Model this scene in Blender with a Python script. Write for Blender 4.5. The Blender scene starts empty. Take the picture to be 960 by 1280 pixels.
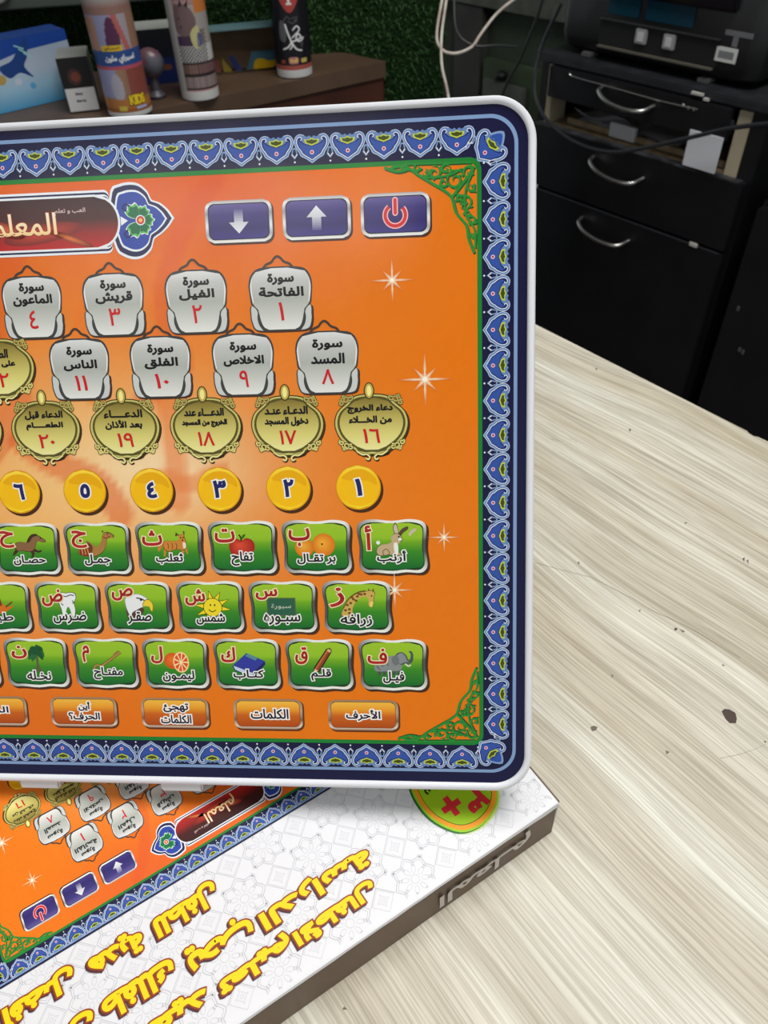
import bpy, bmesh, math, random
import numpy as np
from mathutils import Vector, Matrix
from mathutils.geometry import tessellate_polygon
random.seed(7)
rng = np.random.default_rng(7)
sc = bpy.context.scene
COL = sc.collection

# ------------------------------------------------------------------ camera
CAM_Z = 0.3127
PITCH, ROLL = math.radians(43.6), math.radians(-2.1)
_f = Vector((0, math.cos(PITCH), -math.sin(PITCH)))
_u = Vector((0, math.sin(PITCH), math.cos(PITCH)))
_r = Vector((1, 0, 0))
_R = math.cos(ROLL) * _r + math.sin(ROLL) * _u
_U = -math.sin(ROLL) * _r + math.cos(ROLL) * _u
cd = bpy.data.cameras.new('camera')
cd.sensor_fit = 'HORIZONTAL'
cd.sensor_width = 36
cd.lens = 36 * 961 / 960
cd.clip_start = 0.02
cd.clip_end = 30
cd.dof.use_dof = True
cd.dof.focus_distance = 0.27
cd.dof.aperture_fstop = 36
cam = bpy.data.objects.new('camera', cd)
COL.objects.link(cam)
cam.matrix_world = Matrix(((_R.x, _U.x, -_f.x, 0), (_R.y, _U.y, -_f.y, 0), (_R.z, _U.z, -_f.z, CAM_Z), (0, 0, 0, 1)))
sc.camera = cam

# ------------------------------------------------------------------ light and exposure
world = bpy.data.worlds.new('world')
sc.world = world
world.use_nodes = True
world.node_tree.nodes['Background'].inputs[0].default_value = (0.93, 0.97, 1.0, 1)
world.node_tree.nodes['Background'].inputs[1].default_value = 0.45
sc.view_settings.view_transform = 'Standard'
sc.view_settings.look = 'None'
sc.view_settings.gamma = 1
sc.view_settings.exposure = 0
sc.view_settings.use_curve_mapping = False


def lamp(name, loc, size, power, col, rot=(0, 0, 0)):
    l = bpy.data.lights.new(name, 'AREA')
    l.shape = 'RECTANGLE'
    l.size, l.size_y = size
    l.energy = power
    l.color = col
    o = bpy.data.objects.new(name, l)
    o.location = loc
    o.rotation_euler = rot
    COL.objects.link(o)
    return o


lamp('ceiling_or_fill_lamp', (0.6, 0.35, 1.85), (1.2, 0.5), 30, (1, 0.985, 0.96), (0, 0, 0.4))
lamp('ceiling_or_fill_lamp', (-0.9, -1.3, 1.85), (1.2, 0.6), 38, (1, 0.985, 0.96), (math.radians(-35), 0, 0))

lamp('ceiling_or_fill_lamp', (0.1, 0.75, 1.85), (1.0, 0.4), 10, (1, 0.985, 0.96))  # added fill lamp, brightens the turf background and far part of the desk

# ------------------------------------------------------------------ helpers


def S(r, g, b):
    f = lambda c: (c / 255 / 12.92) if c / 255 <= 0.04045 else ((c / 255 + 0.055) / 1.055) ** 2.4
    return (f(r), f(g), f(b))


def mixc(a, b, t):
    t = max(0, min(1, t))
    return tuple(a[i] * (1 - t) + b[i] * t for i in range(3))


def mat(name, col, rough=0.5, metal=0.0, spec=0.5, noise=None, bump=None, trans=0, alpha=1, coat=0):
    m = bpy.data.materials.new(name)
    m.use_nodes = True
    nt = m.node_tree
    b = nt.nodes['Principled BSDF']
    b.inputs['Base Color'].default_value = (*col, 1)
    b.inputs['Roughness'].default_value = rough
    b.inputs['Metallic'].default_value = metal
    b.inputs['Specular IOR Level'].default_value = spec
    b.inputs['Transmission Weight'].default_value = trans
    b.inputs['Alpha'].default_value = alpha
    b.inputs['Coat Weight'].default_value = coat
    if noise:
        sc_, amt, col2 = noise
        tc = nt.nodes.new('ShaderNodeTexCoord')
        n = nt.nodes.new('ShaderNodeTexNoise')
        n.inputs['Scale'].default_value = sc_
        n.inputs['Detail'].default_value = 5
        nt.links.new(tc.outputs['Object'], n.inputs['Vector'])
        mr = nt.nodes.new('ShaderNodeMapRange')
        mr.inputs[1].default_value = 0.5 - amt
        mr.inputs[2].default_value = 0.5 + amt
        nt.links.new(n.outputs['Fac'], mr.inputs[0])
        mx = nt.nodes.new('ShaderNodeMix')
        mx.data_type = 'RGBA'
        mx.inputs[6].default_value = (*col, 1)
        mx.inputs[7].default_value = (*col2, 1)
        nt.links.new(mr.outputs[0], mx.inputs[0])
        nt.links.new(mx.outputs[2], b.inputs['Base Color'])
    if bump:
        n2 = nt.nodes.new('ShaderNodeTexNoise')
        n2.inputs['Scale'].default_value = bump[0]
        tc2 = nt.nodes.new('ShaderNodeTexCoord')
        nt.links.new(tc2.outputs['Object'], n2.inputs['Vector'])
        bp = nt.nodes.new('ShaderNodeBump')
        bp.inputs['Strength'].default_value = bump[1]
        bp.inputs['Distance'].default_value = bump[2]
        nt.links.new(n2.outputs['Fac'], bp.inputs['Height'])
        nt.links.new(bp.outputs['Normal'], b.inputs['Normal'])
    return m


def print_mat(name, rough, spec, wob=0.0):
    m = mat(name, (1, 1, 1), rough, 0, spec)
    nt = m.node_tree
    b = nt.nodes['Principled BSDF']
    a = nt.nodes.new('ShaderNodeVertexColor')
    a.layer_name = 'ink'
    nt.links.new(a.outputs['Color'], b.inputs['Base Color'])
    if wob:
        tc = nt.nodes.new('ShaderNodeNewGeometry')
        n2 = nt.nodes.new('ShaderNodeTexNoise')
        n2.inputs['Scale'].default_value = 14
        nt.links.new(tc.outputs['Position'], n2.inputs['Vector'])
        bp = nt.nodes.new('ShaderNodeBump')
        bp.inputs['Strength'].default_value = wob
        bp.inputs['Distance'].default_value = 0.01
        nt.links.new(n2.outputs['Fac'], bp.inputs['Height'])
        nt.links.new(bp.outputs['Normal'], b.inputs['Normal'])
    return m


M_PRINT = print_mat('printed_film', 0.22, 0.3, 0.12)
M_CARTON = print_mat('printed_carton', 0.5, 0.3)
M_CANPRINT = print_mat('printed_can', 0.35, 0.4)


def tag(o, label=None, cat=None, group=None, kind=None):
    if label: o['label'] = label
    if cat: o['category'] = cat
    if group: o['group'] = group
    if kind: o['kind'] = kind
    return o


def empty(name, mw, label=None, cat=None, group=None):
    o = bpy.data.objects.new(name, None)
    o.empty_display_size = 0.02
    o.matrix_world = mw if isinstance(mw, Matrix) else Matrix.Translation(mw)
    COL.objects.link(o)
    return tag(o, label, cat, group)


def link(name, mesh, parent=None, loc=None):
    o = bpy.data.objects.new(name, mesh)
    COL.objects.link(o)
    if parent: o.parent = parent
    if loc is not None: o.location = loc
    return o


def bm_obj(name, bm, material, parent=None, smooth=False, loc=None):
    me = bpy.data.meshes.new(name)
    bmesh.ops.recalc_face_normals(bm, faces=bm.faces)
    bm.to_mesh(me)
    bm.free()
    me.materials.append(material)
    if smooth:
        me.polygons.foreach_set('use_smooth', [True] * len(me.polygons))
        me.set_sharp_from_angle(angle=math.radians(40))
    return link(name, me, parent, loc)


def box_bm(bm, x0, x1, y0, y1, z0, z1, bev=0.0, mw=None):
    r = bmesh.ops.create_cube(bm, size=1)
    vs = r['verts']
    for v in vs:
        v.co = Vector(((x0 + x1) / 2 + v.co.x * (x1 - x0), (y0 + y1) / 2 + v.co.y * (y1 - y0), (z0 + z1) / 2 + v.co.z * (z1 - z0)))
    if bev:
        es = list({e for v in vs for e in v.link_edges})
        g = bmesh.ops.bevel(bm, geom=es, offset=bev, segments=2, affect='EDGES')
        vs = list({v for f in g['faces'] for v in f.verts} | {v for v in vs if v.is_valid})
    if mw: bmesh.ops.transform(bm, matrix=mw, verts=[v for v in vs if v.is_valid])
    return vs


def boxo(name, dims, material, parent=None, bev=0.001, mw=None):
    bm = bmesh.new()
    box_bm(bm, *dims, bev=bev)
    if mw: bm.transform(mw)
    return bm_obj(name, bm, material, parent, smooth=True)


def tube_bm(bm, pts, r, n=8, sm=6):
    pts = [Vector(p) for p in pts]
    if sm:
        q = []
        P = [2 * pts[0] - pts[1]] + pts + [2 * pts[-1] - pts[-2]]
        for i in range(1, len(P) - 2):
            for k in range(sm):
                t = k / sm
                a, b, c, d = P[i - 1], P[i], P[i + 1], P[i + 2]
                q.append(0.5 * ((2 * b) + (c - a) * t + (2 * a - 5 * b + 4 * c - d) * t * t + (3 * b - a - 3 * c + d) * t ** 3))
        q.append(pts[-1])
        pts = q
    rings = []
    up = Vector((0.3, 0.2, 1)).normalized()
    for i, p in enumerate(pts):
        d = (pts[min(i + 1, len(pts) - 1)] - pts[max(i - 1, 0)]).normalized()
        a = d.cross(up).normalized()
        b = d.cross(a).normalized()
        rr = r(i / (len(pts) - 1)) if callable(r) else r
        rings.append([bm.verts.new(p + rr * (math.cos(2 * math.pi * k / n) * a + math.sin(2 * math.pi * k / n) * b)) for k in range(n)])
    for i in range(len(rings) - 1):
        for k in range(n):
            bm.faces.new((rings[i][k], rings[i][(k + 1) % n], rings[i + 1][(k + 1) % n], rings[i + 1][k]))
    bm.faces.new(rings[0][::-1])
    bm.faces.new(rings[-1])


def lathe_bm(bm, prof, n=40):
    rings = []
    for r, z in prof:
        rings.append([bm.verts.new((r * math.cos(2 * math.pi * k / n), r * math.sin(2 * math.pi * k / n), z)) for k in range(n)])
    for i in range(len(rings) - 1):
        for k in range(n):
            bm.faces.new((rings[i][k], rings[i][(k + 1) % n], rings[i + 1][(k + 1) % n], rings[i + 1][k]))
    bm.faces.new(rings[0][::-1])
    bm.faces.new(rings[-1])


# ------------------------------------------------------------------ Arabic letter shaping
def _f4(a): return (a, a + 1, a + 2, a + 3)


FORMS = {'ا': (0xFE8D, 0xFE8E), 'أ': (0xFE83, 0xFE84), 'ب': _f4(0xFE8F), 'ة': (0xFE93, 0xFE94), 'ت': _f4(0xFE95), 'ث': _f4(0xFE99),
         'ج': _f4(0xFE9D), 'ح': _f4(0xFEA1), 'خ': _f4(0xFEA5), 'د': (0xFEA9, 0xFEAA), 'ذ': (0xFEAB, 0xFEAC), 'ر': (0xFEAD, 0xFEAE),
         'ز': (0xFEAF, 0xFEB0), 'س': _f4(0xFEB1), 'ش': _f4(0xFEB5), 'ص': _f4(0xFEB9), 'ض': _f4(0xFEBD), 'ط': _f4(0xFEC1),
         'ع': _f4(0xFEC9), 'ف': _f4(0xFED1), 'ق': _f4(0xFED5), 'ك': _f4(0xFED9), 'ل': _f4(0xFEDD), 'م': _f4(0xFEE1), 'ن': _f4(0xFEE5),
         'ه': _f4(0xFEE9), 'و': (0xFEED, 0xFEEE), 'ى': (0xFEEF, 0xFEF0), 'ي': _f4(0xFEF1), 'ئ': _f4(0xFE89), 'ء': (0xFE80,), 'ـ': (0x640,) * 4}
LAM = {'ا': (0xFEFB, 0xFEFC), 'أ': (0xFEF7, 0xFEF8)}


def shape(s):
    if s.isascii(): return s
    out, i, n = [], 0, len(s)
    dual = lambda c: c in FORMS and len(FORMS[c]) == 4
    while i < n:
        c = s[i]
        prev = i > 0 and dual(s[i - 1]) and c in FORMS and len(FORMS[c]) > 1
        if c == 'ل' and i + 1 < n and s[i + 1] in LAM:
            out.append(chr(LAM[s[i + 1]][1 if prev else 0]))
            i += 2
            continue
        if c in FORMS:
            f = FORMS[c]
            nxt = dual(c) and i + 1 < n and s[i + 1] in FORMS and len(FORMS[s[i + 1]]) > 1
            out.append(chr(f[(3 if prev else 2) if nxt else (1 if prev else 0)]))
        else:
            out.append(c)
        i += 1
    res, run = [], []
    for c in reversed(out):
        if c in '٠١٢٣٤٥٦٧٨٩': run.insert(0, c)
        else:
            res += run + [c]
            run = []
    return ''.join(res + run)


_tc = {}


def inpoly(pt, P):
    x, y = pt
    r = False
    for (x1, y1), (x2, y2) in zip(P, P[1:] + P[:1]):
        if (y1 > y) != (y2 > y) and x < (x2 - x1) * (y - y1) / (y2 - y1) + x1: r = not r
    return r


def glyphs(s, res=3):
    """flat letter shapes of a shaped word plus the closed outlines round them (x100)"""
    if s in _tc: return _tc[s]
    c = bpy.data.curves.new('lettering', 'FONT')
    c.body = shape(s)
    c.size = 100
    o = bpy.data.objects.new('lettering', c)
    COL.objects.link(o)
    bpy.context.view_layer.update()
    cu = o.to_curve(bpy.context.evaluated_depsgraph_get())
    polys = []
    for sp in cu.splines:
        bp_ = sp.bezier_points
        P = []
        for i in range(len(bp_)):
            p0, p1 = bp_[i], bp_[(i + 1) % len(bp_)]
            a, h1, h2, d = p0.co, p0.handle_right, p1.handle_left, p1.co
            straight = abs((h1 - a).cross(d - a).z) < .05 * (d - a).length and abs((h2 - a).cross(d - a).z) < .05 * (d - a).length
            for k in range(1 if straight else res):
                t = k / res
                q = a * (1 - t) ** 3 + h1 * 3 * t * (1 - t) ** 2 + h2 * 3 * t * t * (1 - t) + d * t ** 3
                if not P or math.hypot(q.x - P[-1][0], q.y - P[-1][1]) > .15: P.append((q.x, q.y))
        while len(P) > 3 and math.hypot(P[0][0] - P[-1][0], P[0][1] - P[-1][1]) < .15: P.pop()
        if len(P) > 2: polys.append(P)
    o.to_curve_clear()
    bpy.data.objects.remove(o)
    bpy.data.curves.remove(c)
    area = lambda P: .5 * sum(x1 * y2 - x2 * y1 for (x1, y1), (x2, y2) in zip(P, P[1:] + P[:1]))
    ar = [area(P) for P in polys]
    big = max(range(len(polys)), key=lambda i: abs(ar[i]))
    sg = 1 if ar[big] > 0 else -1
    outer = [i for i in range(len(polys)) if ar[i] * sg > 0]
    co, fs, isl, loops = [], [], [], []
    holes = {i: [] for i in outer}
    for h in range(len(polys)):
        if h in holes: continue
        cand = [i for i in outer if inpoly(polys[h][0], polys[i])]
        if cand: holes[min(cand, key=lambda i: abs(ar[i]))].append(h)
    for n, i in enumerate(outer):
        group = [polys[i]] + [polys[h] for h in holes[i]]
        b0 = len(co)
        tri = tessellate_polygon([[Vector((x, y, 0)) for x, y in P] for P in group])
        for P in group:
            loops.append(list(range(len(co), len(co) + len(P))))
            co += P
            isl += [float(n % 4)] * len(P)
        fs += [tuple(b0 + k for k in t) for t in tri]
    _tc[s] = (np.array(co), fs, np.array(isl), loops)
    return _tc[s]


# ------------------------------------------------------------------ printed artwork in millimetres
def smooth(pts, n=5, closed=True):
    P = [np.array(p, float) for p in pts]
    if closed: Q = [P[-1]] + P + P[:2]
    else: Q = [2 * P[0] - P[1]] + P + [2 * P[-1] - P[-2]]
    out = []
    for i in range(1, len(Q) - 2):
        for k in range(n):
            t = k / n
            a, b, c, d = Q[i - 1], Q[i], Q[i + 1], Q[i + 2]
            out.append(tuple(0.5 * ((2 * b) + (c - a) * t + (2 * a - 5 * b + 4 * c - d) * t * t + (3 * b - a - 3 * c + d) * t ** 3)))
    if not closed: out.append(tuple(P[-1]))
    return out


def rrect(cx, cy, w, h, r, n=6):
    out = []
    for sx, sy, a0 in ((1, 1, 0), (-1, 1, 90), (-1, -1, 180), (1, -1, 270)):
        for k in range(n + 1):
            a = math.radians(a0 + 90 * k / n)
            out.append((cx + sx * (w / 2 - r) + r * math.cos(a), cy + sy * (h / 2 - r) + r * math.sin(a)))
    return out


def ell(cx, cy, rx, ry=None, n=28, rot=0):
    ry = rx if ry is None else ry
    c, s = math.cos(rot), math.sin(rot)
    return [(cx + c * rx * math.cos(t) - s * ry * math.sin(t), cy + s * rx * math.cos(t) + c * ry * math.sin(t)) for t in [2 * math.pi * k / n for k in range(n)]]


def lerpgrad(stops):
    def g(t):
        t = max(0, min(1, t))
        for (a, ca), (b, cb) in zip(stops, stops[1:]):
            if t <= b: return mixc(ca, cb, (t - a) / (b - a + 1e-9))
        return stops[-1][1]
    return g


class Sheet:
    def __init__(s): s.v, s.f, s.c = [], [], []

    def add(s, pts, faces, cols, z):
        b = len(s.v)
        s.v += [(p[0], p[1], z + (p[2] if len(p) > 2 else 0)) for p in pts]
        s.f += [tuple(i + b for i in f) for f in faces]
        s.c += [cols(p[0], p[1]) for p in pts] if callable(cols) else ([cols] * len(pts) if isinstance(cols, tuple) else list(cols))

    def poly(s, pts, col, z=0):
        tr = tessellate_polygon([[Vector((p[0], p[1], 0)) for p in pts]])
        s.add(pts, tr, col, z)

    def sm(s, pts, col, z=0, n=5): s.poly(smooth(pts, n), col, z)

    def stroke(s, pts, w, col, z=0, closed=False, sm=0, taper=False):
        if sm: pts = smooth(pts, sm, closed)
        n = len(pts)
        L, R = [], []
        for i in range(n):
            a = pts[(i - 1) % n] if (closed or i > 0) else pts[i]
            b = pts[(i + 1) % n] if (closed or i < n - 1) else pts[i]
            dx, dy = b[0] - a[0], b[1] - a[1]
            l = math.hypot(dx, dy) or 1
            ww = w / 2 * ((1 - abs(2 * i / (n - 1) - 1) ** 2.5) * 0.85 + 0.15 if taper else 1)
            L.append((pts[i][0] - dy / l * ww, pts[i][1] + dx / l * ww))
            R.append((pts[i][0] + dy / l * ww, pts[i][1] - dx / l * ww))
        m = n if closed else n - 1
        s.add(L + R, [(i, (i + 1) % n, n + (i + 1) % n, n + i) for i in range(m)], col, z)

    def rows(s, pts, grad, z=0, n=14):
        ys = [p[1] for p in pts]
        y0, y1 = min(ys), max(ys)
        L, R, C = [], [], []
        for k in range(n + 1):
            y = y0 + (y1 - y0) * (0.002 + 0.996 * k / n)
            xs = []
            for i in range(len(pts)):
                a, b = pts[i], pts[(i + 1) % len(pts)]
                if (a[1] - y) * (b[1] - y) <= 0 and a[1] != b[1]:
                    xs.append(a[0] + (b[0] - a[0]) * (y - a[1]) / (b[1] - a[1]))
            L.append((min(xs), y))
            R.append((max(xs), y))
            C.append(grad(1 - k / n))
        s.add(L + R, [(i, i + 1, n + 2 + i, n + 1 + i) for i in range(n)], C + C, z)

    def ring(s, outer, inner, col, z=0):
        n = len(outer)
        s.add(outer + inner, [(i, (i + 1) % n, n + (i + 1) % n, n + i) for i in range(n)], col, z)

    def fat(s, X, Y, loops, w, col, z):
        """a band of width w along every letter outline"""
        for lp in loops:
            P = [(X[i], Y[i]) for i in lp]
            q = [P[0]]
            for a in P[1:]:
                if math.hypot(a[0] - q[-1][0], a[1] - q[-1][1]) > w * .12: q.append(a)
            if len(q) < 3: continue
            n = len(q)
            b0 = len(s.v)
            for i in range(n):
                a, b, c = q[i - 1], q[i], q[(i + 1) % n]
                d1, d2 = (b[0] - a[0], b[1] - a[1]), (c[0] - b[0], c[1] - b[1])
                l1, l2 = math.hypot(*d1) or 1, math.hypot(*d2) or 1
                n1, n2 = (-d1[1] / l1, d1[0] / l1), (-d2[1] / l2, d2[0] / l2)
                m = (n1[0] + n2[0], n1[1] + n2[1])
                lm = math.hypot(*m)
                if lm < .2: m, lm = n1, 1
                m = (m[0] / lm, m[1] / lm)
                k = min(1 / max(m[0] * n1[0] + m[1] * n1[1], .3), 1.5) * w / 2
                j = random.random() * .010
                s.v += [(b[0] + m[0] * k, b[1] + m[1] * k, z + j), (b[0] - m[0] * k, b[1] - m[1] * k, z + j + .003)]
                s.c += [col, col]
            for i in range(n):
                a, b = b0 + 2 * i, b0 + 2 * ((i + 1) % n)
                s.f += [(a, b, b + 1, a + 1)]

    def text(s, t, cx, cy, w, h=None, col=(0, 0, 0), z=0.0, bold=0.1, halo=None, hw=0.45, rot=0, grad=None, dx=0, dy=0):
        co, fs, isl, loops = glyphs(t)
        mn, mx = co.min(0), co.max(0)
        c0 = (mn + mx) / 2
        w_ = max(w - 2 * bold, .3)
        kx = w_ / (mx - mn)[0]
        ky = max(h - 2 * bold, .3) / (mx - mn)[1] if h else kx
        ca, sa = math.cos(rot), math.sin(rot)
        q = (co - c0) * (kx, ky)
        X = ca * q[:, 0] - sa * q[:, 1] + cx
        Y = sa * q[:, 0] + ca * q[:, 1] + cy
        if halo:
            s.add([(X[i] + dx, Y[i] + dy, isl[i] * .004) for i in range(len(X))], fs, halo, z)
            s.fat(X + dx, Y + dy, loops, 2 * (bold + hw), halo, z)
            z += .03
        if grad: cols = [grad(.5 - q[i, 1] / (ky * (mx - mn)[1])) for i in range(len(X))]
        else: cols = col
        s.add([(X[i], Y[i], isl[i] * .004 + .012) for i in range(len(X))], fs, cols, z)
        if bold > .01: s.fat(X, Y, loops, 2 * bold, grad(.5) if grad else col, z)

    def mesh(s, name, material, k=0.001):
        me = bpy.data.meshes.new(name)
        me.from_pydata([(x * k, y * k, zz * k) for x, y, zz in s.v], [], s.f)
        a = me.color_attributes.new('ink', 'FLOAT_COLOR', 'POINT')
        arr = np.ones((len(s.v), 4), dtype=np.float32)
        arr[:, :3] = np.array(s.c, dtype=np.float32)
        a.data.foreach_set('color', arr.ravel())
        me.materials.append(material)
        return me

    def build(s, name, material, parent=None, loc=None):
        return link(name, s.mesh(name, material), parent, loc)


def q_of(cx, cy, k, rel=True):
    """artwork sketch units -> millimetres about a button centre (y down -> y up)"""
    return lambda *pts: [((x - cx) * k, (cy - y) * k) for x, y in pts]

# ================================================================== THE TABLET
Xw = Vector((0.99602297, -0.07979186, 0.04033671)).normalized()
Dw = Vector((-0.01091464, -0.55627072, -0.83094455))
Dw = (Dw - Dw.dot(Xw) * Xw).normalized()
Vw = -Dw
Nw = Xw.cross(Vw)
Q = 0.971
O_T = Vector((0, 0, CAM_Z)) + (Vector((0.04073819, 0.25921598, 0.20648189)) - Vector((0, 0, CAM_Z))) * Q
MT = Matrix(((Xw.x, Vw.x, Nw.x, O_T.x), (Xw.y, Vw.y, Nw.y, O_T.y), (Xw.z, Vw.z, Nw.z, O_T.z), (0, 0, 0, 1))) @ Matrix.Scale(Q, 4)
tablet = empty('toy_tablet', MT, 'white framed orange learning tablet with Arabic letter buttons, leaning back on the carton', 'toy tablet')
PIECES = []
_mc = {}


def piece(name, sh, parent, u, v, z, pu=0.0, pv=0.0, pz=0.0, key=None, rec=True, label=None, rotz=0):
    if key and key in _mc: me = _mc[key]
    else:
        me = sh.mesh(name, M_PRINT)
        if key: _mc[key] = me
    o = link(name, me, parent, ((u - pu) / 1000, (v - pv) / 1000, (z - pz) / 1000))
    o.rotation_euler = (0, 0, rotz)
    if rec: PIECES.append((sh, u, v, z, rotz))
    if label: o['label'] = label
    return o


UL, UR, VT, VB = -344.7, 11.9, 33.2, -211.6
UC = (UL + UR) / 2      # centre line of the tablet
NAVY, NAVY2 = S(22, 22, 62), S(38, 36, 72)
LBL, WH = S(130, 158, 200), S(236, 240, 245)


def rr(x0, x1, y0, y1, r, n=8): return rrect((x0 + x1) / 2, (y0 + y1) / 2, x1 - x0, y1 - y0, r, n)


# --- frame and shell
def loft(name, loops, material, parent, capb=False):
    bm = bmesh.new()
    R = []
    for (d, z, r) in loops:
        R.append([bm.verts.new((x / 1000, y / 1000, z / 1000)) for x, y in rr(UL - d, UR + d, VB - d * 1.15, VT + d * 0.95, r, 12)])
    n = len(R[0])
    for i in range(len(R) - 1):
        for k in range(n): bm.faces.new((R[i][k], R[i][(k + 1) % n], R[i + 1][(k + 1) % n], R[i + 1][k]))
    if capb: bm.faces.new(R[-1])
    return bm_obj(name, bm, material, parent, smooth=True)


M_WHITE = mat('white_plastic', S(228, 230, 236), 0.35, 0, 0.5)
M_DARKGAP = mat('dark_seam', S(30, 30, 34), 0.6)
frame = loft('frame', [(-0.2, -1.2, 11.6), (0.0, -0.2, 12), (0.35, 0.2, 12.2), (1.0, 0.45, 12.8), (1.9, 0.3, 13.6), (2.5, -0.4, 14.2), (2.75, -1.4, 14.6), (2.8, -4.2, 14.7), (2.5, -4.4, 14.5)], M_WHITE, tablet)
loft('back_shell', [(2.3, -4.4, 14.4), (2.6, -4.6, 14.6), (2.6, -8.2, 14.6), (1.6, -9.6, 14), (-3, -10, 11)], M_WHITE, tablet, True)
bm = bmesh.new()
bm.faces.new([bm.verts.new((x / 1000, y / 1000, -0.00095)) for x, y in rr(UL - .1, UR + .1, VB - .1, VT + .1, 12)])
bm_obj('face_panel', bm, M_DARKGAP, tablet)
for u0, u1 in ((-193, -176), (-133.5, -116)):
    boxo('foot_tab', (u0 / 1000, u1 / 1000, -0.2185, -0.2140, -0.0062, -0.0015), mat('clear_tab', S(215, 215, 215), 0.3), tablet, 0.0008)
# folding prop behind the tablet, resting on the carton
_A = Vector((UC / 1000, -.062, -.0095))
_Aw = MT @ _A
_B = MT.inverted() @ Vector((_Aw.x, _Aw.y + .035, .0186))
bm = bmesh.new()
_w = .022
for p_, q_ in (((0, 0), (0, 0)),):
    vs = [bm.verts.new(v) for v in (_A + Vector((-_w, 0, 0)), _A + Vector((_w, 0, 0)), _B + Vector((_w * .8, 0, 0)), _B + Vector((-_w * .8, 0, 0)))]
    bm.faces.new(vs)
ex = bmesh.ops.solidify(bm, geom=bm.faces[:], thickness=.003)
bm_obj('folding_prop', bm, M_WHITE, tablet)
# --- background sheet
sh = Sheet()
sh.poly(rr(UL + 0.1, UR - 0.1, VB + 0.1, VT - 0.1, 11.6, 12), NAVY)
for k, (i0, w_) in enumerate(((3.4, 1.25),)):
    o_ = rr(UL + i0, UR - i0, VB + i0 + 1, VT - i0 + .2, 9.5, 12)
    i_ = rr(UL + i0 + w_, UR - i0 - w_, VB + i0 + w_ + 1, VT - i0 - w_ + .2, 8.4, 12)
    sh.ring(o_, i_, LBL, 0.03)
GU0, GU1, GV0, GV1 = 2 * UC + 4.6, -4.6, -195.1, 15.9
sh.poly(rr(GU0 - .8, GU1 + .8, GV0 - .8, GV1 + .8, 4.2), S(25, 125, 45), 0.03)
piece('border_print', sh, tablet, 0, 0, -0.85)

# --- orange field with its printed colour washes
NX, NY = 150, 96
u0, u1, v0, v1 = GU0 + .75, GU1 - .75, GV0 + .75, GV1 - .75
uu = np.linspace(u0, u1, NX)
vv = np.linspace(v0, v1, NY)
U, V = np.meshgrid(uu, vv)
base = np.zeros(U.shape + (3,))
cO, cR, cP, cL = [np.array(c) for c in (S(235, 120, 2), S(224, 84, 34), S(248, 196, 122), S(252, 226, 180))]


def blob(cx, cy, rx, ry): return np.exp(-(((U - cx) / rx) ** 2 + ((V - cy) / ry) ** 2))


base[:] = cO


def blend(c, w):
    global base
    w = np.clip(w, 0, 1)[..., None]
    base = base * (1 - w) + c * w


blend(cR, 0.65 * blob(-165, 25, 90, 40) + .35 * blob(-90, 10, 35, 30))
blend(cP, 0.95 * blob(-150, -85, 66, 38) + 0.35 * blob(-190, -130, 90, 30))
blend(cL, 0.8 * blob(-125, -88, 30, 17))
blend(cR, .25 * blob(-190, -190, 60, 25))


def band(pts, w, c, a):
    d = np.full(U.shape, 1e9)
    P = smooth(pts, 6, False)
    for (ax, ay), (bx, by) in zip(P, P[1:]):
        t = np.clip(((U - ax) * (bx - ax) + (V - ay) * (by - ay)) / ((bx - ax) ** 2 + (by - ay) ** 2 + 1e-9), 0, 1)
        d = np.minimum(d, np.hypot(U - ax - t * (bx - ax), V - ay - t * (by - ay)))
    blend(np.array(c), a * np.clip((w - d) / 1.6, 0, 1))


band([(-96, 14), (-110, -5), (-118, -30), (-112, -50), (-128, -62)], 4.5, cR, .45)
band([(-122, -40), (-118, -70), (-117, -100)], 5, S(236, 120, 46), .62)
band([(-100, -88), (-112, -93), (-122, -90)], 4, S(236, 130, 60), .6)
band([(-176, -76), (-165, -84), (-148, -92), (-140, -104)], 6, S(230, 104, 40), .65)
band([(-172, -6), (-184, -30), (-176, -60), (-190, -80)], 7, cR, .5)
band([(-140, -10), (-150, -40), (-146, -60)], 4, S(238, 120, 30), .6)
band([(-150, -150), (-120, -153), (-95, -150)], 3.5, S(236, 130, 50), .3)
base *= (1 + 0.03 * (rng.random(U.shape)[..., None] - .5))
sh = Sheet()
idx = np.arange(NX * NY).reshape(NY, NX)
fs = [(int(idx[j, i]), int(idx[j, i + 1]), int(idx[j + 1, i + 1]), int(idx[j + 1, i])) for j in range(NY - 1) for i in range(NX - 1)]
# round off the four corners by leaving out nothing: the green line covers them
sh.add(list(zip(U.ravel(), V.ravel())), fs, [tuple(c) for c in base.reshape(-1, 3)], 0)
GREEN = S(28, 128, 48)
sh.ring(rr(GU0 - .8, GU1 + .8, GV0 - .8, GV1 + .8, 4.2, 8), rr(GU0 + .7, GU1 - .7, GV0 + .7, GV1 - .7, 3.4, 8), GREEN, 0.03)
for cx, cy, sx, sy in ((GU1, GV1, 1, 1), (GU0, GV1, -1, 1), (GU1, GV0, 1, -1), (GU0, GV0, -1, -1)):
    c_ = (cx + .3 * sx, cy + .3 * sy)
    arc = [(cx - sx * (3.9 - 3.6 * math.cos(t)) + 0, cy - sy * (3.9 - 3.6 * math.sin(t))) for t in [math.pi / 2 * k / 6 for k in range(7)]]
    sh.poly([(cx + sx * .78, cy + sy * .78)] + arc, NAVY if False else GREEN, 0.02)
piece('orange_field', sh, tablet, 0, 0, -0.80)

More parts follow.
